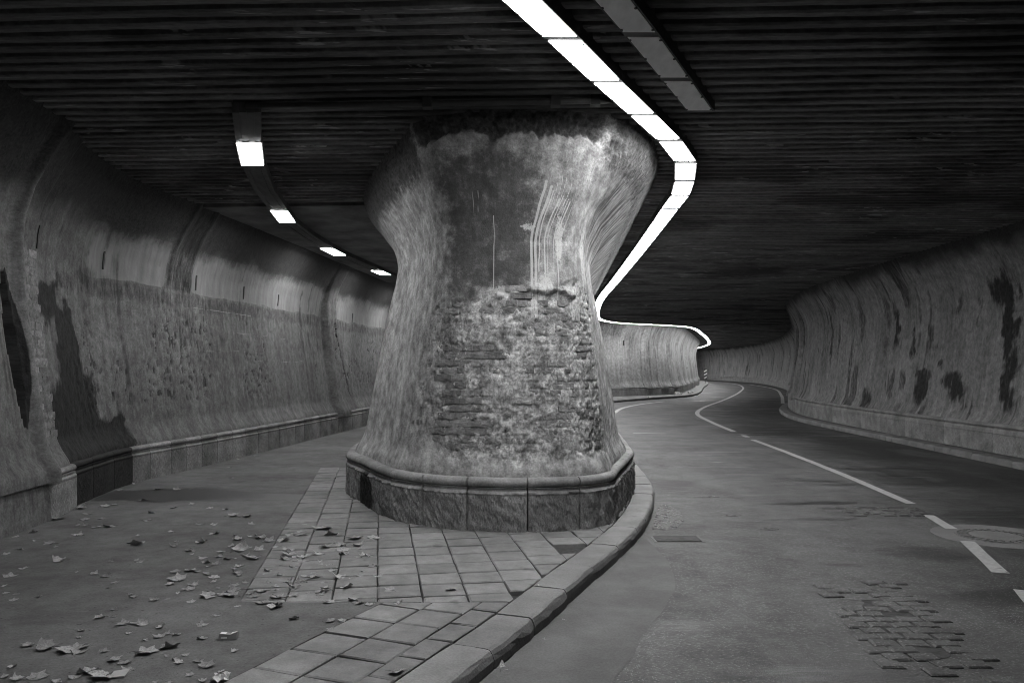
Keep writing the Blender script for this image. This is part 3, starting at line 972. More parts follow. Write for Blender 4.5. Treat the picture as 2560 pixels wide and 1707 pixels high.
def brick_mesh(L, H, D, seed):
    nx_, nz_ = 5, 4
    V = []
    for i in range(nx_):
        for k in range(nz_):
            u, v = i / (nx_ - 1) - .5, k / (nz_ - 1) - .5
            edge = (i in (0, nx_ - 1)) + (k in (0, nz_ - 1))
            j = (float(vnoise(i * 1.3, k * 1.7, seed, 77)) - .5)
            V.append((u * L * (1 - .02 * edge), -D * .5 * (1 - .25 * edge) + j * D * .5, v * H * (1 - .04 * edge) + j * .006))
    n = nx_ * nz_
    for i in range(nx_):
        for k in range(nz_):
            if i in (0, nx_ - 1) or k in (0, nz_ - 1):
                pass
    F = grid_faces(nx_, nz_)[:, ::-1].tolist()
    rim = [i * nz_ for i in range(nx_)] + [(nx_ - 1) * nz_ + k for k in range(1, nz_)] + [i * nz_ + nz_ - 1 for i in range(nx_ - 2, -1, -1)] + [k for k in range(nz_ - 2, 0, -1)]
    back = []
    for r in rim:
        v = V[r]; V.append((v[0], D, v[2])); back.append(len(V) - 1)
    m = len(rim)
    for q in range(m):
        a, b = rim[q], rim[(q + 1) % m]
        F.append([a, back[q], back[(q + 1) % m], b])
    return mesh_from("brick", V, F, M['brick'])
# bricks of the bare pilaster on the left wall (local -Y is the face)
PB = [brick_mesh(.205, .094, .012, 40 + k) for k in range(4)]
for r in range(21):
    z = .86 + r * .101
    so = .05 if r % 2 else 0.0
    for c in range(3):
        sc_ = sL(8.52) + .11 + c * .214 - so
        if sc_ > sL(9.08): continue
        x, y, tx, ty, nx, ny = (float(v) for v in left_path.at(sc_))
        o = float(WALL_PROF(z)) + float(left_disp(np.array([sc_]), np.array([z]))[0]) - .002
        b = obj("brick", random.choice(PB), lw)
        b.matrix_parent_inverse.identity()
        b.location = (x + nx * o + 5.2, y + ny * o - 11, z)
        b.rotation_euler = (0, 0, math.atan2(-nx, ny) + math.pi + random.uniform(-.01, .01))
# iron slots in the cove
for (yy, zc, h) in ((9.35, 3.12, .27), (11.15, 3.10, .25), (13.6, 3.05, .26), (15.4, 3.05, .24), (17.1, 3.05, .24), (22.3, 3.0, .25)):
    sc_ = sL(yy)
    x, y, tx, ty, nx, ny = (float(v) for v in left_path.at(sc_))
    pts = []
    for zz in np.linspace(zc - h / 2, zc + h / 2, 6):
        o = float(WALL_PROF(zz)) + float(left_disp(np.array([sc_]), np.array([zz]))[0])
        for (a, b_) in ((-.016, -.02), (.016, -.02), (.016, .012), (-.016, .012)):
            pts.append((x + tx * a + nx * (o + b_), y + ty * a + ny * (o + b_), zz))
    F = []
    for k in range(5):
        for q in range(4):
            a, b_ = k * 4 + q, k * 4 + (q + 1) % 4
            F.append([a, b_, b_ + 4, a + 4])
    F += [[3, 2, 1, 0], [20, 21, 22, 23]]
    obj("iron_anchor", mesh_from("iron_anchor", [(a + 5.2, b_ - 11, c) for a, b_, c in pts], F, M['screw']), lw)
# children built in world coordinates above: shift them to the wall's own origin
def fix_children(root, skip=("brick", "iron_anchor")):
    for ch in root.children:
        if ch.name.split('.')[0] in skip: continue
        ch.location = (-root.location.x, -root.location.y, -root.location.z)
fix_children(lw)

# ---- right wall ----------------------------------------------------------------
rw = empty("tunnel_wall", (9.2, 18, 0), label="long streaked plaster tunnel wall with black damp runs, across the road from the pier", category="wall")
def sR(y): return right_path.s_at_y(y)
PIL_R = [sR(30.5), sR(34.5), sR(39), sR(44), sR(50), sR(56), sR(63), sR(70), sR(78), sR(86), sR(94), sR(102), sR(110)]
def right_disp(S, Z):
    d = 0.02 * (fbm(S * .8, Z * .9, 0, 4, 13) - .5) * 2 + .006 * (fbm(S * 7, Z * 7, 0, 3, 14) - .5) * 2
    for s0 in PIL_R:
        d += .14 * sstep(.50, .38, np.abs(S - s0)) * sstep(4.2, 3.0, Z)
    n = fbm(S * 10, Z * 4, 0, 3, 15)
    d -= .015 * sstep(.62, .70, n) * sstep(3.4, 2.8, Z)
    return d
def right_attr(S, Z):
    dk = np.zeros_like(S)
    # (y, z, ds, dz, strength) of the named runs and blots
    for (y0, z0, rs, rz, a) in ((15.35, 2.5, .22, 1.0, 1.0), (15.15, 1.4, .25, .75, .9), (15.6, 3.05, .35, .30, .9), (15.0, .95, .25, .3, .8),
                                (17.2, 1.35, .55, .20, .85), (17.0, 1.15, .28, .35, .95), (18.6, 1.15, .30, .45, .95), (18.6, 1.5, .5, .12, .8), (19.3, 2.3, .13, .55, .8),
                                (18.3, 2.2, .12, .4, .7), (17.9, 1.75, .14, .12, .8), (20.2, 2.6, .16, .6, .85), (17.2, 2.9, .15, .35, .7), (16.4, 2.7, .1, .5, .6),
                                (21.6, .75, .35, .3, .8), (22.6, 2.9, .2, .4, .7), (25.2, 2.6, .16, .9, .8), (24.2, .7, .15, .4, .7), (25.9, 2.2, .5, 1.6, .55), (23.2, 2.9, .5, .4, .5)):
        wob = .75 * (fbm(S * 3.0, Z * 1.6, 0, 5, int(y0 * 10), .62) - .5)
        dk = np.maximum(dk, .9 * a * np.clip(1.6 - blob(S + wob, Z + .6 * wob, sR(y0), z0, rs, rz), 0, 1))
    rn = fbm(S * 3.2, Z * .22, 0, 4, 17, .6)
    dk = np.maximum(dk, .62 * sstep(.56, .64, rn) * sstep(.40, .58, fbm(S * .7, Z * .8, 0, 3, 18)))
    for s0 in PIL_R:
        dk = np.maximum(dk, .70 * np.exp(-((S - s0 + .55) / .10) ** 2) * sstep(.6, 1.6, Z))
    pl = .42 * np.clip(1.3 - np.abs(Z - .86) / .14, 0, 1) * sstep(.42, .6, fbm(S * 2.0, Z * .3, 0, 3, 19))
    return {"dark": dk, "pale": pl}
s_list = np.unique(np.concatenate([right_path.steps(.3, .0, 0, sR(11)), right_path.steps(.05, .0028, sR(11), right_path.length)]))
wall_body(rw, right_path, s_list, np.linspace(.40, 4.3, 90), WALL_PROF, right_disp, right_attr, M['wall_r'])
s = sR(12.5)
while s < sR(36):
    L = random.uniform(.5, .8) if s < sR(24) else random.uniform(.8, 1.2)
    plinth_block(right_path, s, s + L, rw, M['plinth'], .56, 5, .02, 7)
    s += L
o_ = plinth_block(right_path, s, right_path.length, rw, M['plinth'], .56, 160, 0, 3); o_.name = "far_plinth_run"; o_["kind"] = "stuff"
o_ = plinth_block(right_path, 0, sR(12.5), rw, M['plinth'], .56, 12, 0, 3); o_.name = "near_plinth_run"; o_["kind"] = "stuff"
fix_children(rw, ())

# ---- far island wall -----------------------------------------------------------
iw = empty("island_wall", (9.2, 47.1, 0), label="brightly lit curved wall on the road island beyond the pier, fluted by pilasters", category="wall")
def sI_(x0):       # arc length on the lane side (after the nose) where the plan passes y
    k = 7 * 24
    return float(np.interp(x0, island_path.raw[k:, 0], island_path.S[k:]))
PIL_I = [sI_(v) for v in (8.3, 9.3, 10.2, 11.2, 12.4, 13.6, 15, 16.5, 18, 19.5, 21)]
def isl_disp(S, Z):
    d = .015 * (fbm(S * 1.2, Z * 1.2, 0, 4, 23) - .5) * 2 + .012 * (fbm(S * 9, Z * 9, 0, 3, 24) - .5) * 2 * sstep(2.9, 2.3, Z)
    for k, s0 in enumerate(PIL_I):
        d += .13 * sstep(.42, .32, np.abs(S - s0 + .1)) * sstep(4.3, 3.4, Z)
    return d
def isl_attr(S, Z):
    dk = np.zeros_like(S)
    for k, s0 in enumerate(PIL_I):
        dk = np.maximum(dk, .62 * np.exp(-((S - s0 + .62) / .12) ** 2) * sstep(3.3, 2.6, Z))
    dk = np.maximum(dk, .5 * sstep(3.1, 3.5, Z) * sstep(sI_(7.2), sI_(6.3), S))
    pl = .42 * sstep(2.4, 2.6, Z) * sstep(3.1, 2.8, Z) * sstep(.45, .6, fbm(S * 2, Z * 2, 0, 3, 29))
    return {"dark": dk, "pale": pl}
s_list = island_path.steps(.10, .0026)
wall_body(iw, island_path, s_list, np.linspace(.40, 4.3, 70), WALL_PROF, isl_disp, isl_attr, M['wall_f'])
s = sI_(4.0)
while s < sI_(20):
    L = random.uniform(.7, 1.1) if s < sI_(12) else 2.4
    plinth_block(island_path, s, s + L, iw, M['plinth'], .50, 4, .012, 4)
    s += L
o_ = plinth_block(island_path, 0, sI_(4.0), iw, M['plinth'], .50, 60, 0, 3); o_.name = "hidden_side_plinth"; o_["kind"] = "stuff"
o_ = plinth_block(island_path, s, island_path.length, iw, M['plinth'], .50, 30, 0, 3); o_.name = "far_plinth_run"; o_["kind"] = "stuff"
for xx in (5.2, 6.7):
    sc_ = sI_(xx)
    x, y, tx, ty, nx, ny = (float(v) for v in island_path.at(sc_))
    o = float(WALL_PROF(3.05))
    b = obj("iron_anchor", box_mesh("iron_anchor", -.03, .03, -.04, .04, -.14, .14, M['screw']), iw, (x + nx * o, y + ny * o, 3.05))
    b.rotation_euler = (0, 0, math.atan2(ty, tx))
    b.location = (b.location.x - 9.2, b.location.y - 47.1, b.location.z)
fix_children(iw, ("iron_anchor",))

# ------------------------------------------------------------------ the pier
pier = empty("bridge_pier", (0.1, 8.0, 0), label="massive flared bridge pier of flaking plaster and bare brick on a hammered stone plinth", category="pier")
PL, NK, TP = catmull(PIER_PL, 40), catmull(PIER_NK, 40), catmull(PIER_TP, 40)
segp = np.linalg.norm(np.diff(PL, axis=0), axis=1)
SP = np.concatenate([[0], np.cumsum(segp)])
S0 = SP[int(7.6 * 40)]                          # middle of the front face
W_Z = [(.45, .15), (.57, .19), (.66, .29), (.74, .35), (1.3, .50), (2.0, .705), (2.45, .85), (2.7, .945), (2.9, .99), (3.1, 1.05), (3.35, 1.2), (3.6, 1.46), (3.85, 1.74), (4.05, 1.93), (4.3, 2.10)]
w_of = prof_fn(W_Z)
def pier_pos(s, w):
    pts = []
    for arr in (PL, NK, TP):
        pts.append((np.interp(s, SP, arr[:, 0]), np.interp(s, SP, arr[:, 1])))
    a, b = np.clip(w, -1, 1), np.clip(w - 1, 0, 2)        # plinth to neck, neck to ceiling
    x = pts[0][0] * (1 - a) + pts[1][0] * (a - b) + pts[2][0] * b
    y = pts[0][1] * (1 - a) + pts[1][1] * (a - b) + pts[2][1] * b
    return x, y
def pier_normal(s, w):
    e = .05
    x0, y0 = pier_pos(s - e, w); x1, y1 = pier_pos(s + e, w)
    tx, ty = x1 - x0, y1 - y0
    l = np.hypot(tx, ty) + 1e-9
    return ty / l, -tx / l
def erode_zone(u, z):
    """where the plaster has come off the front, 0..1"""
    top = 2.42 + .22 * (fbm(u * 2.2, z * 0 + 3.1, 0, 3, 61) - .5) + .08 * np.clip(u, -1, 1)
    wob = .5 * (fbm(u * 2.4, z * 2.0, 0, 4, 62, .6) - .5)
    return sstep(top + .03, top - .05, z) * sstep(.60, .74, z + .3 * wob) * sstep(-1.05, -.60, u + 1.3 * wob) * sstep(1.9, 1.1, u)
def loss_field(u, z):
    n = .6 * fbm(u * 3.2, z * 3.4, 0, 4, 63, .55) + .4 * fbm(u * 9, z * 11, 0, 3, 64)
    return sstep(.455, .56, n + .10 * (fbm(u * 24, z * 24, 0, 2, 65) - .5))
def ledge_z(u):
    return 2.40 + .10 * np.sin(u * 5.0) * .5 + .16 * (fbm(u * 5, 0, 0, 3, 66) - .5)
def top_edge(u):
    return 3.93 + .06 * np.abs(np.sin((u + .05) * 2.9)) + .16 * (fbm(u * 6, 0, 0, 4, 67, .6) - .5) - .25 * sstep(.75, 1.4, np.abs(u))
def pier_disp(u, z):
    e = erode_zone(u, z)
    ls = loss_field(u, z)
    rough = fbm(u * 13, z * 13, 0, 4, 70, .6) - .5
    ridged = 1 - np.abs(2 * fbm(u * 8, z * 9, 0, 4, 71) - 1)
    d = .010 * (fbm(u * 1.6, z * 1.6, 0, 3, 72) - .5) * 2 + .0035 * rough
    d += e * (-.016 * ls + .018 * rough - .010 * sstep(.82, .95, ridged) + .014 * (fbm(u * 26, z * 26, 0, 3, 73, .65) - .5))
    # faint courses showing through the mortar skin
    row = np.abs((((z - .80) / .0775 + .5) % 1.0) - .5)
    d -= e * .008 * sstep(.34, .48, row) * sstep(.40, .6, fbm(u * 4, z * 5, 0, 2, 76))
    # broken plaster edge
    lz = ledge_z(u)
    m = sstep(.05, .25, u) * sstep(.95, .80, u)
    d -= m * .045 * sstep(lz + .008, lz - .008, z) * sstep(lz - .22, lz - .02, z)
    d += m * .02 * sstep(lz - .01, lz + .01, z) * sstep(lz + .10, lz + .01, z)
    # pitted left arris and flank: long vertical pits
    pz = sstep(-1.75, -1.1, u) * sstep(-.62, -.80, u) * sstep(.75, 1.0, z) * sstep(2.75, 2.3, z)
    n = fbm(u * 34, z * 8, 0, 3, 74)
    d -= (.020 * pz + .0015 * sstep(-.8, -1.0, u) * sstep(2.8, 2.4, z)) * sstep(.56, .64, n)
    # right flank, rough cast below
    rz = sstep(.85, 1.1, u) * sstep(2.5, 2.2, z)
    d += rz * .022 * (fbm(u * 22, z * 14, 0, 3, 78) - .5)
    # ridges that run up the flare on both sides
    fl = sstep(2.2, 2.8, z) * (sstep(.75, 1.0, u) + .5 * sstep(-.85, -1.1, u))
    d += fl * .010 * (fbm(u * 13, z * .8, 0, 4, 75, .6) - .5)
    # plaster gone below the ceiling
    te = top_edge(u)
    fr = sstep(1.05, .75, np.abs(u))
    d -= fr * .05 * sstep(te - .01, te + .02, z)
    d += (.05 + .05 * fr) * sstep(te, te + .08, z) * rough
    return d

s_f = np.unique(np.concatenate([np.arange(S0 - 2.6, S0 + 3.4, .0125),
                                S0 - 2.6 - np.cumsum(np.linspace(.02, .35, 110))[np.cumsum(np.linspace(.02, .35, 110)) < S0 - 2.6],
                                S0 + 3.4 + np.cumsum(np.linspace(.02, .35, 110))[np.cumsum(np.linspace(.02, .35, 110)) < SP[-1] - S0 - 3.4], [0, SP[-1]]]))
z_f = np.linspace(.45, 4.3, 290)
Sg, Zg = np.meshgrid(s_f, z_f, indexing='ij')
Ug = Sg - S0
Wg = w_of(Zg)
X, Y = pier_pos(Sg, Wg)
NX, NY = pier_normal(Sg, Wg)
D = pier_disp(Ug, Zg)
X, Y = X + NX * D, Y + NY * D
# attributes
u, z = Ug, Zg
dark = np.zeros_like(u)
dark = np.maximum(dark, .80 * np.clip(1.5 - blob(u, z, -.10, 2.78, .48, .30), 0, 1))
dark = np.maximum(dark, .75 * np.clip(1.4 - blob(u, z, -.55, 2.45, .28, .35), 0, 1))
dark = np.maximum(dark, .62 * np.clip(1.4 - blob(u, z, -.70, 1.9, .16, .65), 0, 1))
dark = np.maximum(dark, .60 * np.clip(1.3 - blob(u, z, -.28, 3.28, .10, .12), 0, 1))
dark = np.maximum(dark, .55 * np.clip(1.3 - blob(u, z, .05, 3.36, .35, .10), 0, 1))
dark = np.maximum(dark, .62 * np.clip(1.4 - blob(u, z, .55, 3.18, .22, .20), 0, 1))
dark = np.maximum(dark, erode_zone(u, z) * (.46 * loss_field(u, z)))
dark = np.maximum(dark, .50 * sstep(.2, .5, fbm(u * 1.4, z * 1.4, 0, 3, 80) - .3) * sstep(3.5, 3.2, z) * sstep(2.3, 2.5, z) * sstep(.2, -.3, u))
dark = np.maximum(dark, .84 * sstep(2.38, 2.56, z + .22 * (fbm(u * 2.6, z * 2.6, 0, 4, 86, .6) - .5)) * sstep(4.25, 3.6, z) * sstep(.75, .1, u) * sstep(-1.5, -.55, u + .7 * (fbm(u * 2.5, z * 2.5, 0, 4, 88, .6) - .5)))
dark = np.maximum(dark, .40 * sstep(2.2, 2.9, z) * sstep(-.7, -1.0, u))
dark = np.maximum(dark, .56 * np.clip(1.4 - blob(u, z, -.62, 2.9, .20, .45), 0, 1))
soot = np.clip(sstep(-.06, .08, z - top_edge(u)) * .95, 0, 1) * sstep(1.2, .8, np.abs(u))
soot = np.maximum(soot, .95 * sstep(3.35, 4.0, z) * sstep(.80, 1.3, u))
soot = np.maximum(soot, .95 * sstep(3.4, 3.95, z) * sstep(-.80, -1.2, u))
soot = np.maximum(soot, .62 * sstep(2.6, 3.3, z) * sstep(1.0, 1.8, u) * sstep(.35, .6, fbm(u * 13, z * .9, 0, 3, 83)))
pale = .62 * np.clip(1.3 - blob(u, z, -.02, 2.40, .40, .11), 0, 1)
pale = np.maximum(pale, .58 * np.clip(1.3 - blob(u, z, .42, 2.45, .18, .30), 0, 1))
pale = np.maximum(pale, .60 * np.clip(1.3 - blob(u, z, .62, 2.95, .12, .50), 0, 1))
pale = np.maximum(pale, .58 * np.clip(1.3 - blob(u, z, .22, 3.08, .20, .08), 0, 1))
pale = np.maximum(pale, .40 * sstep(.9, 1.0, u) * sstep(2.0, 2.3, z) * sstep(3.4, 3.0, z) * sstep(.4, .62, fbm(u * 15, z * .8, 0, 3, 84)) * 1.4)
pale = np.maximum(pale, erode_zone(u, z) * .47 * sstep(.50, .62, fbm(u * 6, z * 7, 0, 4, 85)))
drip = np.zeros_like(u)
for (u0, za, zb, w, lean, a) in ((.26, 3.55, 2.12, .016, .10, .9), (.31, 3.5, 2.12, .016, .12, .95), (.355, 3.45, 2.6, .008, .12, .8), (.43, 3.38, 2.3, .010, .14, .8), (.47, 3.4, 2.5, .008, .14, .7),
                                 (.55, 3.38, 2.75, .007, .15, .7), (.60, 3.35, 2.25, .009, .13, .8), (.66, 3.3, 2.9, .007, .14, .7), (.50, 3.36, 2.8, .006, .15, .65), (-.17, 3.2, 2.42, .007, .0, .75),
                                 (.38, 3.62, 3.3, .006, .12, .7), (.42, 3.6, 3.35, .006, .12, .7), (.46, 3.6, 3.3, .006, .13, .7), (.52, 3.58, 3.3, .006, .14, .7), (-.42, 3.45, 3.2, .006, .02, .6), (-.37, 3.45, 3.22, .006, .02, .6)):
    path_u = u0 + lean * sstep(2.9, 3.6, z) * 1.6 + .012 * (vnoise(z * 6, u0 * 50, 0, 5) - .5)
    drip = np.maximum(drip, a * np.exp(-((u - path_u) / (w * 1.25)) ** 2) * (z < za) * (z > zb))
V = np.stack([X, Y, Zg], -1).reshape(-1, 3)
F = grid_faces(len(s_f), len(z_f))
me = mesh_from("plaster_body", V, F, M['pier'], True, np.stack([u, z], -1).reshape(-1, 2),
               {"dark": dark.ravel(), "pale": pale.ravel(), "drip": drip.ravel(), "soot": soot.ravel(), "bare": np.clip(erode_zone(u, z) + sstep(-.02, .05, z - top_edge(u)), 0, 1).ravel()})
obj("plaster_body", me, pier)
# bare bricks where the plaster is gone
BV = [brick_mesh(.232, .066, .016, k) for k in range(7)]
BH = [brick_mesh(.112, .066, .016, 20 + k) for k in range(4)]
nb = 0
for r in range(22):
    z0 = .80 + r * .0775
    uu = -.96 + (.06 if r % 2 else 0.0)
    head = (r % 3 == 1)
    while uu < 1.25:
        L = .112 if (head or random.random() < .12) else .232
        uc = uu + L / 2
        e, l = float(erode_zone(np.array([uc]), np.array([z0]))[0]), float(loss_field(np.array([uc]), np.array([z0]))[0])
        if e > .5 and l > .45 and random.random() < .93 and nb < 290:
            w = float(w_of(z0))
            x, y = pier_pos(S0 + uc, w); nx, ny = pier_normal(S0 + uc, w)
            o = -.017 + random.uniform(-.006, .004)
            b = obj("brick", random.choice(BH if L < .2 else BV), pier, (float(x + nx * o) - .1, float(y + ny * o) - 8.0, z0 + random.uniform(-.003, .003)))
            b.rotation_euler = (math.radians(-9), random.uniform(-.02, .02), math.atan2(float(-nx), float(ny)) + math.pi + random.uniform(-.04, .04))
            nb += 1
        uu += L + .012
# plinth stones of the pier; the joints of the front ones as in the photograph
def pier_pf(q):
    q = np.asarray(q, float)
    x, y = pier_pos(q, 0.0); nx, ny = pier_normal(q, 0.0)
    return x, y, nx, ny
def s_at_front_x(xv):
    m = (PL[:, 1] < 9) 
    idx = np.where(m)[0]
    return float(np.interp(xv, PL[idx, 0], SP[idx]))
cuts = [s_at_front_x(v) for v in (-1.30, -.92, -.45, .155, .68)]
left_cuts = [cuts[0]]
while left_cuts[-1] > .8:
    left_cuts.append(left_cuts[-1] - (random.uniform(.42, .56) if S0 - left_cuts[-1] < 5 else 1.2))
right_cuts = [cuts[-1]]
while right_cuts[-1] < SP[-1] - .8:
    right_cuts.append(right_cuts[-1] + (random.uniform(.5, .62) if right_cuts[-1] - S0 < 4 else 1.2))
allc = sorted(left_cuts[1:]) + cuts + right_cuts[1:]
for a, b in zip(allc[:-1], allc[1:]):
    near = abs((a + b) / 2 - S0) < 3.6
    ns, nz = (max(14, int((b - a) / .013)), 34) if near else (6, 5)
    mid = (a + b) / 2 - S0
    dk = 0.0
    blk = plinth_block(None, a, b, pier, M['plinth'], .50, ns, .055 if near else .015, nz, dk, roll=.046, posfn=pier_pf, gap=.006)
    # black damp corner on the path side
    if -3.3 < mid < -1.2:
        co = np.array([v.co[:] for v in blk.data.vertices])
        sx = .80 * np.clip(1.45 - np.sqrt(((co[:, 0] + 1.70) / .17) ** 2 + ((co[:, 2] - .16) / .28) ** 2), 0, 1)
        blk.data.attributes["dark"].data.foreach_set("value", sx.astype(np.float32))
fix_children(pier, ("brick",))

# ------------------------------------------------------------------ ceiling
ceiling = obj("ceiling", box_mesh("ceiling", -14, 42, -3, 146, CEIL + .11, CEIL + .6, M['ceil']), kind="structure")
TILT = -.045
def rib_verts(x0, x1, nseg, yc, seed, w=.108, ragged=.016, zb=CEIL):
    """one downstand rib: flat underside, sloping cheeks"""
    xs = np.linspace(x0, x1, nseg)
    n1 = (fbm(xs * 1.7, xs * 0 + seed * 1.3, 0, 4, 90) - .5) * 2 * ragged
    n2 = (fbm(xs * 1.7, xs * 0 + seed * 1.3 + 9, 0, 4, 91) - .5) * 2 * ragged
    nz_ = (fbm(xs * .9, xs * 0 + seed * .7, 0, 3, 92) - .5) * .02
    # local lumps of spalled concrete
    prof = [(-w / 2 - .014, .115, 0), (-w / 2, .014, 1), (-w / 2 + .02, 0, 1), (w / 2 - .02, 0, 2), (w / 2, .014, 2), (w / 2 + .014, .115, 0)]
    V = []
    for k, x in enumerate(xs):
        for o, dz, e in prof:
            oo = o + (n1[k] if e == 1 else n2[k] if e == 2 else 0)
            V.append((x, yc + oo + x * TILT, zb + dz + (nz_[k] if e else 0)))
    return V, grid_faces(nseg, len(prof))[:, ::-1]
RIB = .2
k = 0
y = -2.6
while y < 12.4:
    V, F = rib_verts(-7.5, 12, 110, y, k)
    obj("ceiling_rib", mesh_from("ceiling_rib", V, F, M['ceil'], False), ceiling)
    y += RIB; k += 1
VV, FF, nv = [], [], 0
while y < 128:
    xa, xb = (-2.2, 14) if y < 34 else (-4, 34)
    if y > 60: xa, xb = 2, 34
    V, F = rib_verts(xa, xb, 50 if y < 34 else 14, y, k)
    VV += V; FF.append(F + nv); nv += len(V)
    y += RIB if y < 40 else .4; k += 1
o_ = obj("far_ceiling_ribs", mesh_from("far_ceiling_ribs", VV, np.vstack(FF), M['ceil'], False), ceiling, kind="stuff")
# smooth soffit over the side lane
sx = [(-7.5, 13.0), (-2.35, 12.75), (-2.2, 40), (1, 60), (-7.5, 60)]
obj("soffit_slab", prism("soffit_slab", sx, CEIL - .012, CEIL + .05, M['soffit']), ceiling)

# conduit under the ceiling in front of the pier
def tube(name, pts, r, mat, seg=8):
    P = np.array(pts, float); V, F = [], []
    for i in range(len(P)):
        t = P[min(i + 1, len(P) - 1)] - P[max(i - 1, 0)]
        t /= np.linalg.norm(t) + 1e-9
        a = np.cross(t, (0, 0, 1.0)); 
        if np.linalg.norm(a) < 1e-3: a = np.cross(t, (1.0, 0, 0))
        a /= np.linalg.norm(a); b = np.cross(t, a)
        for q in range(seg):
            an = 2 * math.pi * q / seg
            V.append(tuple(P[i] + r * (math.cos(an) * a + math.sin(an) * b)))
    for i in range(len(P) - 1):
        for q in range(seg):
            F.append((i * seg + q, i * seg + (q + 1) % seg, (i + 1) * seg + (q + 1) % seg, (i + 1) * seg + q))
    F.append(tuple(range(seg))[::-1]); F.append(tuple(range((len(P) - 1) * seg, len(P) * seg)))
    return mesh_from(name, V, F, mat, True)
cd = empty("conduit", (0, 7.7, CEIL), label="thin dark conduit clipped across the ceiling in front of the pier", category="conduit")
obj("pipe", tube("pipe", [(-2.6, .12, -.04), (-1.2, .06, -.045), (.2, 0, -.04), (1.15, -.05, -.04)], .03, M['housing']), cd)
for xx in (-.82, .42, .80):
    obj("clip", box_mesh("clip", xx - .045, xx + .045, -.05 + .02 - xx * .045, .05 + .02 - xx * .045, -.085, .06, M['screw']), cd)

# ------------------------------------------------------------------ light boxes
SCREW = None
def screw_mesh():
    seg = 8
    V = [(math.cos(2 * math.pi * q / seg) * .011, math.sin(2 * math.pi * q / seg) * .011, z) for z in (0, -.007) for q in range(seg)]
    F = [tuple(range(seg, 2 * seg))] + [(q, (q + 1) % seg, seg + (q + 1) % seg, seg + q) for q in range(seg)]
    return mesh_from("screw", V, F, M['screw'])
SCREW = screw_mesh()
def light_box(name, p0, p1, w, lit, label, group, cat="light", screws=True, z=LAMPZ, frame=.010, gap=.085, height=None):
    """a box between two stations; its ends lie across the road like the separators in the photograph"""
    cx, cy = (p0[0] + p1[0]) / 2, (p0[1] + p1[1]) / 2
    L = math.hypot(p1[0] - p0[0], p1[1] - p0[1])
    ux, uy = (p1[0] - p0[0]) / L, (p1[1] - p0[1]) / L
    hx = w / 2
    if abs(uy) < .6:      # where the strip runs across, cut the ends square
        ex, ey = -uy, ux
        if ex < 0: ex, ey = -ex, -ey
    else:
        ex, ey = 1.0, 0.0
    t = empty(name, (cx, cy, z), label=label, category=cat, group=group)
    g_ = gap / L / 2
    def c(f, side, k=1.0):
        q0, q1 = np.array(p0), np.array(p1)
        p = q0 + (q1 - q0) * f
        return (p[0] + ex * side * hx * k - cx, p[1] + ey * side * hx * k - cy)
    a, b, c_, d = c(g_, -1), c(g_, 1), c(1 - g_, 1), c(1 - g_, -1)
    hh = (CEIL + .05 - z) if height is None else height
    a, b, c_, d = c(.002, -1), c(.002, 1), c(.998, 1), c(.998, -1)
    obj("housing", prism("housing", [a, b, c_, d], .002, hh, M['housing']), t)
    k = 1 - 2 * frame / w * 1.6
    gg = (gap / 2 + frame) / L
    a, b, c_, d = c(gg, -1, k), c(gg, 1, k), c(1 - gg, 1, k), c(1 - gg, -1, k)
    V = [(*a, -.004), (*b, -.004), (*c_, -.004), (*d, -.004), (*a, .0015), (*b, .0015), (*c_, .0015), (*d, .0015)]
    Fq = [(3, 2, 1, 0), (0, 1, 5, 4), (1, 2, 6, 5), (2, 3, 7, 6), (3, 0, 4, 7)]
    dif = obj("diffuser", mesh_from("diffuser", V, Fq, (M['lit_square'] if name.startswith('square') else M['lit']) if lit else M['diffuser_off']), t)
    if screws:
        for f in (.10, .5, .90):
            for sd in (-1, 1):
                q = c(f, sd, .86)
                obj("screw", SCREW, dif, (q[0], q[1], -.0041))
    return t

STRIP = [(-1.38, 2.52), (-.94, 3.42), (-.5, 4.30), (-.06, 5.19),
         (.383, 6.08), (.825, 6.99), (1.282, 7.89), (1.736, 8.80), (2.116, 9.73), (2.31, 10.7), (2.44, 11.6), (2.48, 12.56), (2.54, 13.6)]
tail = Path([(2.54, 13.6), (2.75, 17.9), (2.97, 23), (3.22, 29), (3.75, 35.5), (4.4, 40.5), (5.2, 43.2), (6.4, 44.9), (8.6, 46.5), (10.5, 48.4), (11.7, 51.2), (13.5, 57.2), (16.3, 67), (20.2, 82), (22.4, 94), (23.2, 103), (22.8, 110)], 'left_normal')
ns = int(tail.length / 1.02)
tx_ = np.linspace(0, tail.length, ns + 1)
xs, ys, *_ = tail.at(tx_)
st = STRIP + list(zip(xs.tolist(), ys.tolist()))[1:]
ORD = ["first", "second", "third", "fourth", "fifth", "sixth", "seventh", "eighth", "ninth", "tenth", "eleventh", "twelfth", "thirteenth", "fourteenth"]
BEND = 8                                      # the short box in the crook of the strip
for i in range(len(st) - 1):
    p0, p1 = st[i], st[i + 1]
    ym = (p0[1] + p1[1]) / 2
    if i < BEND:
        lab, grp = "lit ceiling light box, %s before the strip's crook, ahead of the pier" % ORD[BEND - i - 1], "lit boxes ahead of the pier"
    elif i == BEND:
        lab, grp = "short lit ceiling light box in the crook of the strip beside the pier's corner", "lit boxes along the pier"
    elif i <= BEND + 8:
        lab, grp = "lit ceiling light box, %s after the strip's crook, along the pier's road side" % ORD[i - BEND - 1], "lit boxes along the pier"
    elif ym < 41:
        lab, grp = "lit ceiling light box far along the pier's road side where boxes run together", "lit boxes along the pier"
    else:
        lab, grp = "lit light box in the distant strip above the island wall", "lit boxes above the island wall"
    light_box("light_box", p0, p1, .28 if ym < 38 else .24, True, lab, grp, screws=ym < 13, gap=.085 if ym < 8 else .13 if ym < 15 else .06)
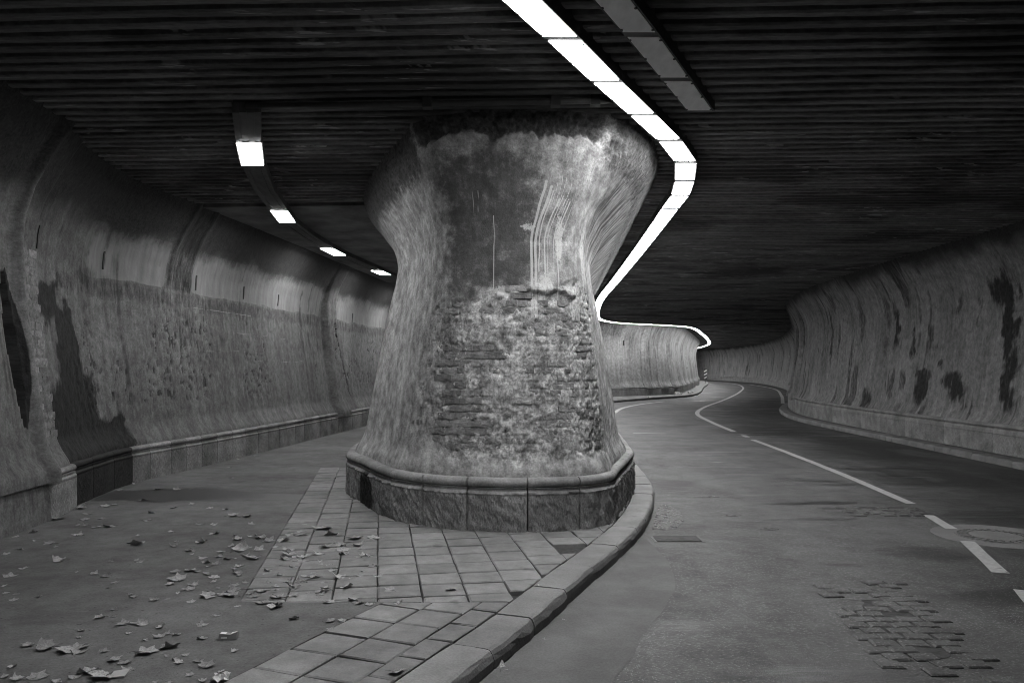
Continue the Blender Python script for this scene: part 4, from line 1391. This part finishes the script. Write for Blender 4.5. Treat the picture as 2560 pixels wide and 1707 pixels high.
UN = [(-1.75, .66), (-1.3, 1.54), (-.85, 2.42), (-.39, 3.31), (.06, 4.20), (.515, 5.10), (.97, 6.0), (1.42, 6.93), (1.845, 7.81)]
for i in range(len(UN) - 1):
    light_box("light_box", UN[i], UN[i + 1], .27, False, "unlit grey light box with dark screws, %s from the dead end of its short strip" % ORD[len(UN) - 2 - i], "unlit boxes", z=LAMPZ)

# side lane: boarded tray with four lit boxes
TRAY = [(-2.6, 7.84), (-2.92, 8.87), (-3.19, 9.84), (-3.5, 11.3), (-3.70, 12.7), (-3.85, 13.7), (-3.9, 15.2), (-3.87, 16.7), (-3.81, 17.7), (-3.65, 19.2), (-3.48, 20.5), (-3.38, 21.4), (-3.0, 24.5), (-2.86, 25.5), (-2.5, 28.5), (-2.35, 29.5)]
LITSEG = {1: "first", 4: "second", 7: "third", 10: "fourth", 12: "fifth", 14: "sixth"}
tray = empty("cable_tray", (-2.6, 7.84, LAMPZ), label="dark boarded tray curving along the ceiling of the side lane between square lights", category="tray")
ordn = {1: "where the tray begins", 4: "second along the tray", 7: "third along the tray", 10: "fourth along the tray", 12: "fifth along the tray", 14: "sixth along the tray"}
for i in range(len(TRAY) - 1):
    p0, p1 = TRAY[i], TRAY[i + 1]
    if i in LITSEG:
        light_box("square_ceiling_light", p0, p1, .30, True, "lit square light panel set into the side lane's ceiling tray, " + ordn[i], "square lights of the side lane", screws=True, z=LAMPZ - .006, gap=.004)
        continue
    for b in range(4):
        fa, fb = -.5 + b * .25 + .008, -.5 + (b + 1) * .25 - .008
        q = [(p0[0] + fa * .29, p0[1]), (p0[0] + fb * .29, p0[1]), (p1[0] + fb * .29, p1[1]), (p1[0] + fa * .29, p1[1])]
        q = [(a + 2.6, c - 7.84) for a, c in q]
        obj("board", prism("board", q, (b % 2) * .006, .10, M['tray']), tray)
    q = [(p0[0] - .135, p0[1] + .002), (p0[0] + .135, p0[1] + .002), (p1[0] + .135, p1[1] - .002), (p1[0] - .135, p1[1] - .002)]
    obj("tray_back", prism("tray_back", [(a + 2.6, c - 7.84) for a, c in q], .02, .135, M['housing']), tray)

# ------------------------------------------------------------------ road markings and street iron
ZR = -.12
def ribbon(name, pts, w, label=None, z=ZR + .004, group=None, n=None, ragged=.006, parent=None, world=False):
    p = Path(pts, 'left_normal')
    m = n or max(2, int(p.length / .25) + 1)
    s = np.linspace(0, p.length, m)
    x, y, tx, ty, nx, ny = p.at(s)
    r1 = (vnoise(s * 9, 0 * s + len(pts), 0, 3) - .5) * 2 * ragged
    r2 = (vnoise(s * 9, 0 * s + 7 + len(pts), 0, 3) - .5) * 2 * ragged
    L = list(zip((x + nx * (w / 2 + r1)).tolist(), (y + ny * (w / 2 + r1)).tolist()))
    R = list(zip((x - nx * (w / 2 + r2)).tolist(), (y - ny * (w / 2 + r2)).tolist()))
    o = obj(name, strip_mesh(name, L, R, z, M['paint']), parent)
    return o
ribbon("centre_line", [(5.06, 10.15), (5.35, 13.0), (5.60, 16.2), (5.78, 19.2)], .13, parent=road)
ribbon("centre_line", [(5.86, 19.9), (5.93, 20.5)], .13, parent=road)
ribbon("centre_line", [(6.0, 21.6), (6.35, 25.5), (6.95, 30.0), (8.3, 34.7), (11.0, 42.0), (13.5, 49), (16.2, 57), (20.5, 71), (24.0, 86), (24.9, 97), (24.2, 108)], .16, parent=road)
ribbon("centre_line", [(4.70, 8.56), (4.77, 8.9), (4.87, 9.35)], .12, parent=road)
ribbon("centre_line", [(4.10, 6.72), (4.30, 7.3), (4.52, 7.95)], .13, parent=road)
ribbon("centre_line", [(3.0, 4.0), (3.5, 5.1), (3.95, 6.2)], .11, parent=road)
ribbon("edge_line", [(3.9, 30.6), (4.76, 34.4), (6.2, 38.2), (7.8, 41.2)], .18, parent=road)
ribbon("edge_line", [(13.2, 39.0), (17.0, 50.5), (21.6, 66), (24.9, 84)], .18, parent=road)
ribbon("stop_line_remnant", [(3.2, 21.1), (4.05, 21.0)], .10, parent=road)

# manhole with concrete surround
mh = empty("manhole", (4.96, 8.2, ZR), label="round manhole cover with toothed rim in a pale concrete patch by the broken centre line", category="manhole")
def disc(name, r0, r1, z0, z1, mat, seg=40, a0=0, a1=2 * math.pi):
    V, F = [], []
    for q in range(seg + 1):
        a = a0 + (a1 - a0) * q / seg
        c, s_ = math.cos(a), math.sin(a)
        V += [(r0 * c, r0 * s_, z1), (r1 * c, r1 * s_, z1), (r1 * c, r1 * s_, z0), (r0 * c, r0 * s_, z0)]
    for q in range(seg):
        b = q * 4
        for i in range(4):
            j = (i + 1) % 4
            F.append((b + i, b + j, b + 4 + j, b + 4 + i))
    return mesh_from(name, V, F, mat)
obj("surround", disc("surround", .375, .60, -.02, .0025, M['concrete']), mh)
obj("frame_ring", disc("frame_ring", .352, .372, -.02, .006, M['concrete']), mh)
obj("cover", disc("cover", .002, .245, -.02, .007, M['concrete']), mh)
rim_ = obj("cover_rim", disc("cover_rim", .25, .350, -.02, .003, M['iron']), mh)
for q in range(28):
    a = 2 * math.pi * q / 28
    b = obj("tooth", box_mesh("tooth", -.035, .035, -.018, .018, 0, .008, M['concrete']), rim_, (math.cos(a) * .300, math.sin(a) * .300, 0))
    b.rotation_euler = (0, 0, a)
# gully cover and the wet gutter behind it
gl = empty("gully_cover", (1.62, 8.05, ZR), label="flat gully slab let into the road at the foot of the kerb", category="drain")
obj("slab", box_mesh("slab", -.18, .26, -.13, .13, -.02, .010, M['worn']), gl)
obj("frame", box_mesh("frame", -.21, .29, -.16, .16, -.02, .004, M['iron']), gl)
wp = [(1.50, 8.55), (1.62, 8.50), (1.78, 8.62), (1.95, 9.05), (2.02, 9.6), (1.96, 10.1), (1.86, 10.05), (1.72, 9.6), (1.60, 9.0)]
o_ = obj("puddle", prism("puddle", wp, ZR - .01, ZR + .004, M['wet']), kind="structure")
for (cx, cy, rx, ry) in ((2.55, 9.35, .13, .05), (2.75, 8.55, .10, .06), (2.6, 10.7, .18, .05)):
    pts = [(cx + rx * math.cos(a) * random.uniform(.8, 1.15), cy + ry * math.sin(a) * random.uniform(.8, 1.15)) for a in np.linspace(0, 2 * math.pi, 14, endpoint=False)]
    obj("puddle", prism("puddle", pts, ZR - .01, ZR + .003, M['wet']), kind="structure")
# smoother strip of patching along the foot of the kerb
gs = np.linspace(kerb_path.s_at_y(.5), kerb_path.s_at_y(8.2), 70)
x, y, tx, ty, nx, ny = kerb_path.at(gs)
wd = (.62 + .25 * (fbm(gs * .6, gs * 0, 0, 3, 44) - .5) + .10 * (fbm(gs * 4, gs * 0, 0, 3, 45) - .5)) * np.clip((8.25 - y) / 1.6, .12, 1)
obj("gutter_strip", strip_mesh("gutter_strip", list(zip((x + nx * .02).tolist(), (y + ny * .02).tolist())), list(zip((x - nx * wd).tolist(), (y - ny * wd).tolist())), ZR + .003, M['gutter']), road)
# bare setts worn through the asphalt
def sett_mesh(seed):
    V, F = [], []
    rr = random.Random(seed)
    L, W = .075 + rr.uniform(-.01, .01), .052 + rr.uniform(-.006, .006)
    for k, (sc_, z) in enumerate(((1.0, -.02), (1.0, .004), (.84, .012))):
        for a, b in ((-1, -1), (1, -1), (1, 1), (-1, 1)):
            V.append((a * L * sc_ + rr.uniform(-.004, .004), b * W * sc_ + rr.uniform(-.004, .004), z))
    for r in range(2):
        for i in range(4):
            j = (i + 1) % 4
            F.append((r * 4 + i, r * 4 + j, r * 4 + 4 + j, r * 4 + 4 + i))
    F.append((8, 9, 10, 11))
    return mesh_from("sett", V, F, M['asphalt'])
SETT = [sett_mesh(k) for k in range(6)]
def sett_patch(x0, x1, y0, y1, keep, lean=0.0):
    r, y = 0, y0
    while y < y1:
        x = x0 + (.08 if r % 2 else 0)
        while x < x1:
            c = math.sin((y - y0) / (y1 - y0) * math.pi)
            if random.random() < min(.84, keep * (.2 + .8 * c)):
                o = obj("sett", random.choice(SETT), road, (x + lean * (y - y0), y, ZR + random.uniform(-.001, .003)))
                o.rotation_euler = (random.uniform(-.03, .03), random.uniform(-.03, .03), random.uniform(-.12, .12))
            x += random.uniform(.15, .185)
        y += .118; r += 1
def worn_patch(pts, seed):
    rr = random.Random(seed)
    q = []
    for i in range(len(pts)):
        a, b = pts[i], pts[(i + 1) % len(pts)]
        for t in np.linspace(0, 1, 7, endpoint=False):
            q.append((a[0] + (b[0] - a[0]) * t + rr.uniform(-.035, .035), a[1] + (b[1] - a[1]) * t + rr.uniform(-.012, .012)))
    obj("worn_patch", prism("worn_patch", q, ZR - .01, ZR + .002, M['worn']), road)
sett_patch(4.05, 4.95, 9.35, 9.95, 1.4)
sett_patch(2.15, 2.75, 4.4, 6.5, 1.5, .16)
worn_patch([(3.98, 9.4), (4.95, 9.32), (5.0, 9.9), (4.1, 9.95)], 2)
worn_patch([(2.28, 4.75), (2.62, 4.75), (2.82, 5.4), (2.9, 5.95), (2.6, 5.95), (2.42, 5.4)], 4)

# ------------------------------------------------------------------ hazard marker far down the island
hz = empty("hazard_marker", (20.9, 86.5, 0), label="small striped hazard marker post at the end of the island footway", category="marker")
obj("post", tube("post", [(0, .03, 0), (0, .03, 1.5)], .03, M['housing']), hz)
hb = obj("board", box_mesh("board", -.16, .16, -.02, .0, .35, 1.5, M["black_print"]), hz)
for k in range(3):
    z0 = .40 + k * .36
    V = [(-.155, -.024, z0), (.155, -.024, z0 + .17), (.155, -.024, z0 + .35), (-.155, -.024, z0 + .18)]
    obj("stripe", mesh_from("stripe", V, [(0, 1, 2, 3)], M["white_print"]), hb)

# ------------------------------------------------------------------ leaves and litter
def leaf_mesh(seed):
    """plane-tree leaf: five pointed lobes, veined folds, curled as it dried"""
    rr = random.Random(seed)
    lobes = [(-150, .50), (-118, .78), (-88, .62), (-58, 1.0), (-30, .70), (0, 1.08), (30, .70), (58, 1.0), (88, .62), (118, .78), (150, .50), (180, .30)]
    rim = []
    for a, r in lobes:
        rim.append((math.radians(a + rr.uniform(-6, 6)), r * rr.uniform(.85, 1.12)))
    # teeth between lobes
    out = []
    for i in range(len(rim)):
        a0, r0 = rim[i]; a1, r1 = rim[(i + 1) % len(rim)]
        if a1 < a0: a1 += 2 * math.pi
        out.append((a0, r0)); out.append(((a0 + a1) / 2, (r0 + r1) / 2 * rr.uniform(.82, 1.02)))
    n = len(out)
    curl = rr.uniform(.5, 1.7); axis = rr.uniform(0, math.pi); fold = rr.uniform(.1, .6); ph = rr.uniform(0, 6)
    tight = rr.random() < .35
    def lift(x, y):
        p = x * math.cos(axis) + y * math.sin(axis)
        q = -x * math.sin(axis) + y * math.cos(axis)
        z = curl * .32 * p * p + fold * abs(q) * .4 + .10 * math.sin(4 * x + ph) * math.cos(3.3 * y + ph) * (x * x + y * y) ** .5
        if tight:
            k = 1.6
            return (math.sin(p * k) / k * math.cos(axis) - q * math.sin(axis), math.sin(p * k) / k * math.sin(axis) + q * math.cos(axis), (1 - math.cos(p * k)) / k + .12 * fold + .06 * math.sin(5 * q + ph))
        return (x, y, z)
    V = [lift(0, 0)]
    for fr in (.5, 1.0):
        for a, r in out:
            x, y = fr * r * math.cos(a) * .5, fr * r * math.sin(a) * .5
            X, Y, Z = lift(x * 2, y * 2)
            V.append((X * .5, Y * .5, Z * .5))
    V[0] = (V[0][0] * .5, V[0][1] * .5, V[0][2] * .5)
    F = []
    for i in range(n):
        j = (i + 1) % n
        F.append((0, 1 + i, 1 + j))
        F.append((1 + i, 1 + n + i, 1 + n + j, 1 + j))
    fm = [0] * len(F)
    # stalk
    b = len(V)
    sx, sy = -.5 * rr.uniform(.7, 1.1), rr.uniform(-.2, .2)
    for t in (0, .5, 1):
        z = .02 + .05 * math.sin(t * 3)
        V += [(sx * t, sy * t - .012, z), (sx * t, sy * t + .012, z), (sx * t, sy * t, z + .02)]
    for k in range(2):
        o = b + k * 3
        for i in range(3):
            j = (i + 1) % 3
            F.append((o + i, o + j, o + 3 + j, o + 3 + i)); fm.append(1)
    zmin = min(v[2] for v in V)
    V = [(x, y, z - zmin) for x, y, z in V]
    return mesh_from("dry_leaf", V, F, None, True, mats=[M['leaf'], M['stalk']], fmat=fm)
LEAF = [leaf_mesh(k) for k in range(14)]
def leaf(px, py, wpx, z=0.0, flat=1.0):
    x, y = at(px, py, z)
    size = max(.05, wpx * y / 2000.0)
    if z < -.05:
        lab, grp = "dry curled leaf lying on the road asphalt near the kerb", "leaves on the road"
    elif x < -3.2 and y > 7.6:
        lab, grp = "dry curled leaf on the path near the foot of the sooty wall", "leaves by the sooty wall"
    elif y > 5.5 and (np.array((x, y)) - C1) @ V1 > -.03:
        lab, grp = "dry curled leaf lying on the square footway pavers", "leaves on the pavers"
    elif y <= 5.5 and (np.array((x, y)) - C2) @ KV > -.03:
        lab, grp = "dry curled leaf lying on the pavers laid along the kerb", "leaves on the pavers by the kerb"
    else:
        lab, grp = "dry curled leaf lying on the dusty path asphalt", "leaves on the path"
    o = obj("dry_leaf", random.choice(LEAF), None, (x, y, z - .002), label=lab, category="leaf", group=grp)
    o.rotation_euler = (random.uniform(-.08, .08), random.uniform(-.08, .08), random.uniform(0, 6.28))
    k = size * random.uniform(.95, 1.2)
    o.scale = (k, k, k * random.uniform(.6, 1.15) * flat)
    return o
L7 = [(840,705,130),(1070,720,80),(1230,700,90),(1310,645,70),(900,567,70),(937,517,60),(850,820,70),(370,805,130),(570,893,70),(650,908,80),(705,945,70),(60,905,100),
 (40,1010,60),(80,1055,60),(310,705,90),(620,555,70),(520,560,80),(480,655,80),(590,605,70),(680,600,80),(350,550,110),(200,640,60),(490,490,90),(540,525,80),(1050,635,70),
 (1230,590,70),(1310,590,70),(1540,590,50),(1420,535,100),(1510,540,90),(1460,740,150),(1580,745,80),(1360,755,70),(1420,725,80),(1340,785,80),(1250,795,70),(1400,800,60),
 (1560,790,110),(1330,820,70),(1600,670,90),(1640,690,90),(1740,690,80),(1780,655,80),(1850,650,110),(1990,608,140),(2030,650,120),(2170,675,110),(2290,672,100),(1990,725,110),
 (2100,715,120),(2200,715,90),(2100,750,90),(2110,770,80),(2230,778,60),(1770,765,120),(1850,790,80),(1900,775,80),(1960,770,80),(1750,800,90),(1870,815,90),(1970,843,50),
 (1430,860,60),(1080,875,90),(1165,870,80),(1090,925,120),(1050,950,90),(1180,955,100),(1160,985,90),(1300,942,60),(1640,875,60),(1720,900,60),(1880,908,70),(2090,905,120),
 (1760,940,90),(1850,938,90),(1640,950,50),(1430,965,80),(1440,995,140),(1600,995,110),(1800,978,90),(1980,998,110),(2120,970,110),(1290,1020,130),(1420,1020,120),(1550,1030,100),
 (1700,1030,110),(1800,1025,80),(2010,1060,100),(2180,1045,110),(2200,1065,100),(2260,1080,80),(1610,1065,100),(1690,1088,120),(1170,1065,70),(1030,1048,50),(940,1052,70),
 (820,1030,80),(615,1155,80),(760,1195,90),(850,1190,140),(980,1217,80),(1240,1205,90),(1800,1165,80),(2020,1178,90),(2100,1175,70),(2010,1230,90),(500,1238,60),(1080,1265,60),
 (980,1275,90),(1240,1283,90),(180,1325,100),(300,1335,160),(430,1350,170),(500,1330,120),(490,1360,120),(630,1365,80),(880,1365,150),(1040,1330,160),(1440,1362,70),(1140,1390,60),
 (690,1412,120),(760,1435,110),(80,1455,70),(1105,1428,90),(1220,1420,80),(1260,1450,140),(540,1485,150),(460,1520,110),(110,1530,110),(220,1520,140),(350,1545,110),(790,1478,90),
 (30,1525,50),(1240,1548,60),(940,1555,70),(1030,1555,80),(650,1505,190),(1570,172,50),(1460,195,22),(1410,245,32),(1210,252,32),(1420,310,50),(1080,380,60),(970,375,70),(1170,375,32),
 (735,383,44),(825,345,40),(700,470,60),(880,440,60),(640,480,70),(1060,490,60),(430,500,60),(520,600,60),(100,665,60),(30,770,70),(120,745,50),(140,860,60),(20,965,50),(1180,470,44),(1290,494,44),(1380,498,50)]
for (a, b, w) in L7:
    leaf(a * .408, 1067 + b * .408 + w * .408 * .10, w * .408)
for (a, b, w, zz) in [(440,1000,90,0),(800,995,80,0),(1350,968,38,0),(460,1500,130,0),(1110,1482,125,ZR),(1500,1187,42,ZR),(1220,1360,42,ZR),(1310,1308,36,ZR),(1360,1302,34,ZR),(1140,1420,36,ZR)]:
    leaf(800 + a * .408, 1067 + b * .408, w * .408, zz)
for k in range(64):                                    # the drift across path and pavers
    leaf(random.gauss(680, 130), random.gauss(1415, 60), random.uniform(14, 34))
for k in range(46):                                    # crumbs of leaf, thinly strewn
    px, py = random.uniform(0, 940), random.uniform(1290, 1690)
    if px > 640 and random.random() < .6: continue
    leaf(px, py, random.uniform(8, 18))

# crushed cigarette pack
x, y = at(572, 1594)
pk = empty("cigarette_pack", (x, y, 0), label="crushed white and black cigarette pack lying on the path among leaves", category="pack")
V = [(-.055, -.025, 0), (.05, -.028, 0), (.055, .024, 0), (-.052, .027, 0), (-.05, -.02, .030), (.012, -.024, .024), (.05, -.02, .036), (.052, .022, .030), (.01, .026, .022), (-.05, .024, .028)]
F = [(3, 2, 1, 0), (4, 5, 8, 9), (5, 6, 7, 8), (0, 1, 6, 5, 4), (2, 3, 9, 8, 7), (1, 2, 7, 6), (3, 0, 4, 9)]
ct = obj("carton", mesh_from("carton", V, F, M["grey_print"]), pk)
obj("label_patch", mesh_from("label_patch", [(-.045, -.018, .0315), (-.012, -.02, .028), (-.012, .018, .027), (-.044, .02, .030)], [(0, 1, 2, 3)], M["white_print"]), ct)
obj("label_patch", mesh_from("label_patch", [(.016, -.021, .027), (.048, -.018, .037), (.050, .018, .032), (.014, .022, .025)], [(0, 1, 2, 3)], M["white_print"]), ct)
obj("print_bar", mesh_from("print_bar", [(-.04, -.0262, .006), (-.005, -.0272, .006), (-.005, -.0255, .014), (-.04, -.0250, .014)], [(0, 1, 2, 3)], M["white_print"]), ct)
pk.rotation_euler = (0, 0, .12); pk.scale = (1.0, 1.0, 1.1)

def crumple(name, seed, size, mat):
    rr = random.Random(seed)
    n = 7
    V = [((i / (n - 1) - .5) * size + rr.uniform(-.1, .1) * size, (j / (n - 1) - .5) * size + rr.uniform(-.1, .1) * size, rr.uniform(0, .34) * size) for i in range(n) for j in range(n)]
    zm = min(v[2] for v in V)
    return mesh_from(name, [(a, b, c - zm) for a, b, c in V], grid_faces(n, n)[:, ::-1].tolist(), mat)
x, y = at(553, 1697)
obj("paper_scrap", crumple("paper_scrap", 3, .085, M['paper']), None, (x, y, -.002), label="crumpled pale paper scrap on the path beside the paver edge", category="paper")
x, y = at(297, 1690)
t = obj("paper_slip", mesh_from("paper_slip", [(-.04, -.025, .004), (.04, -.02, .012), (.042, .03, .03), (-.038, .026, .02), (-.04, -.025, .0), (.04, -.02, .008), (.042, .03, .026), (-.038, .026, .016)],
        [(0, 1, 2, 3), (7, 6, 5, 4), (0, 4, 5, 1), (1, 5, 6, 2), (2, 6, 7, 3), (3, 7, 4, 0)], M['paper']), None, (x, y, 0), label="small folded printed paper slip against the big curled leaf", category="paper")
# pale litter on the far island footway
for (px, py, w) in ((1697, 986, .5), (1706, 978, .3), (1622, 995, .25), (1737, 967, .4), (1725, 983, .35)):
    x, y = at(px, py)
    obj("litter_scrap", crumple("litter_scrap", px, w, M['paper']), None, (x, y, 0), label="pale litter scrap on the far island footway", category="litter", group="litter on the island footway")
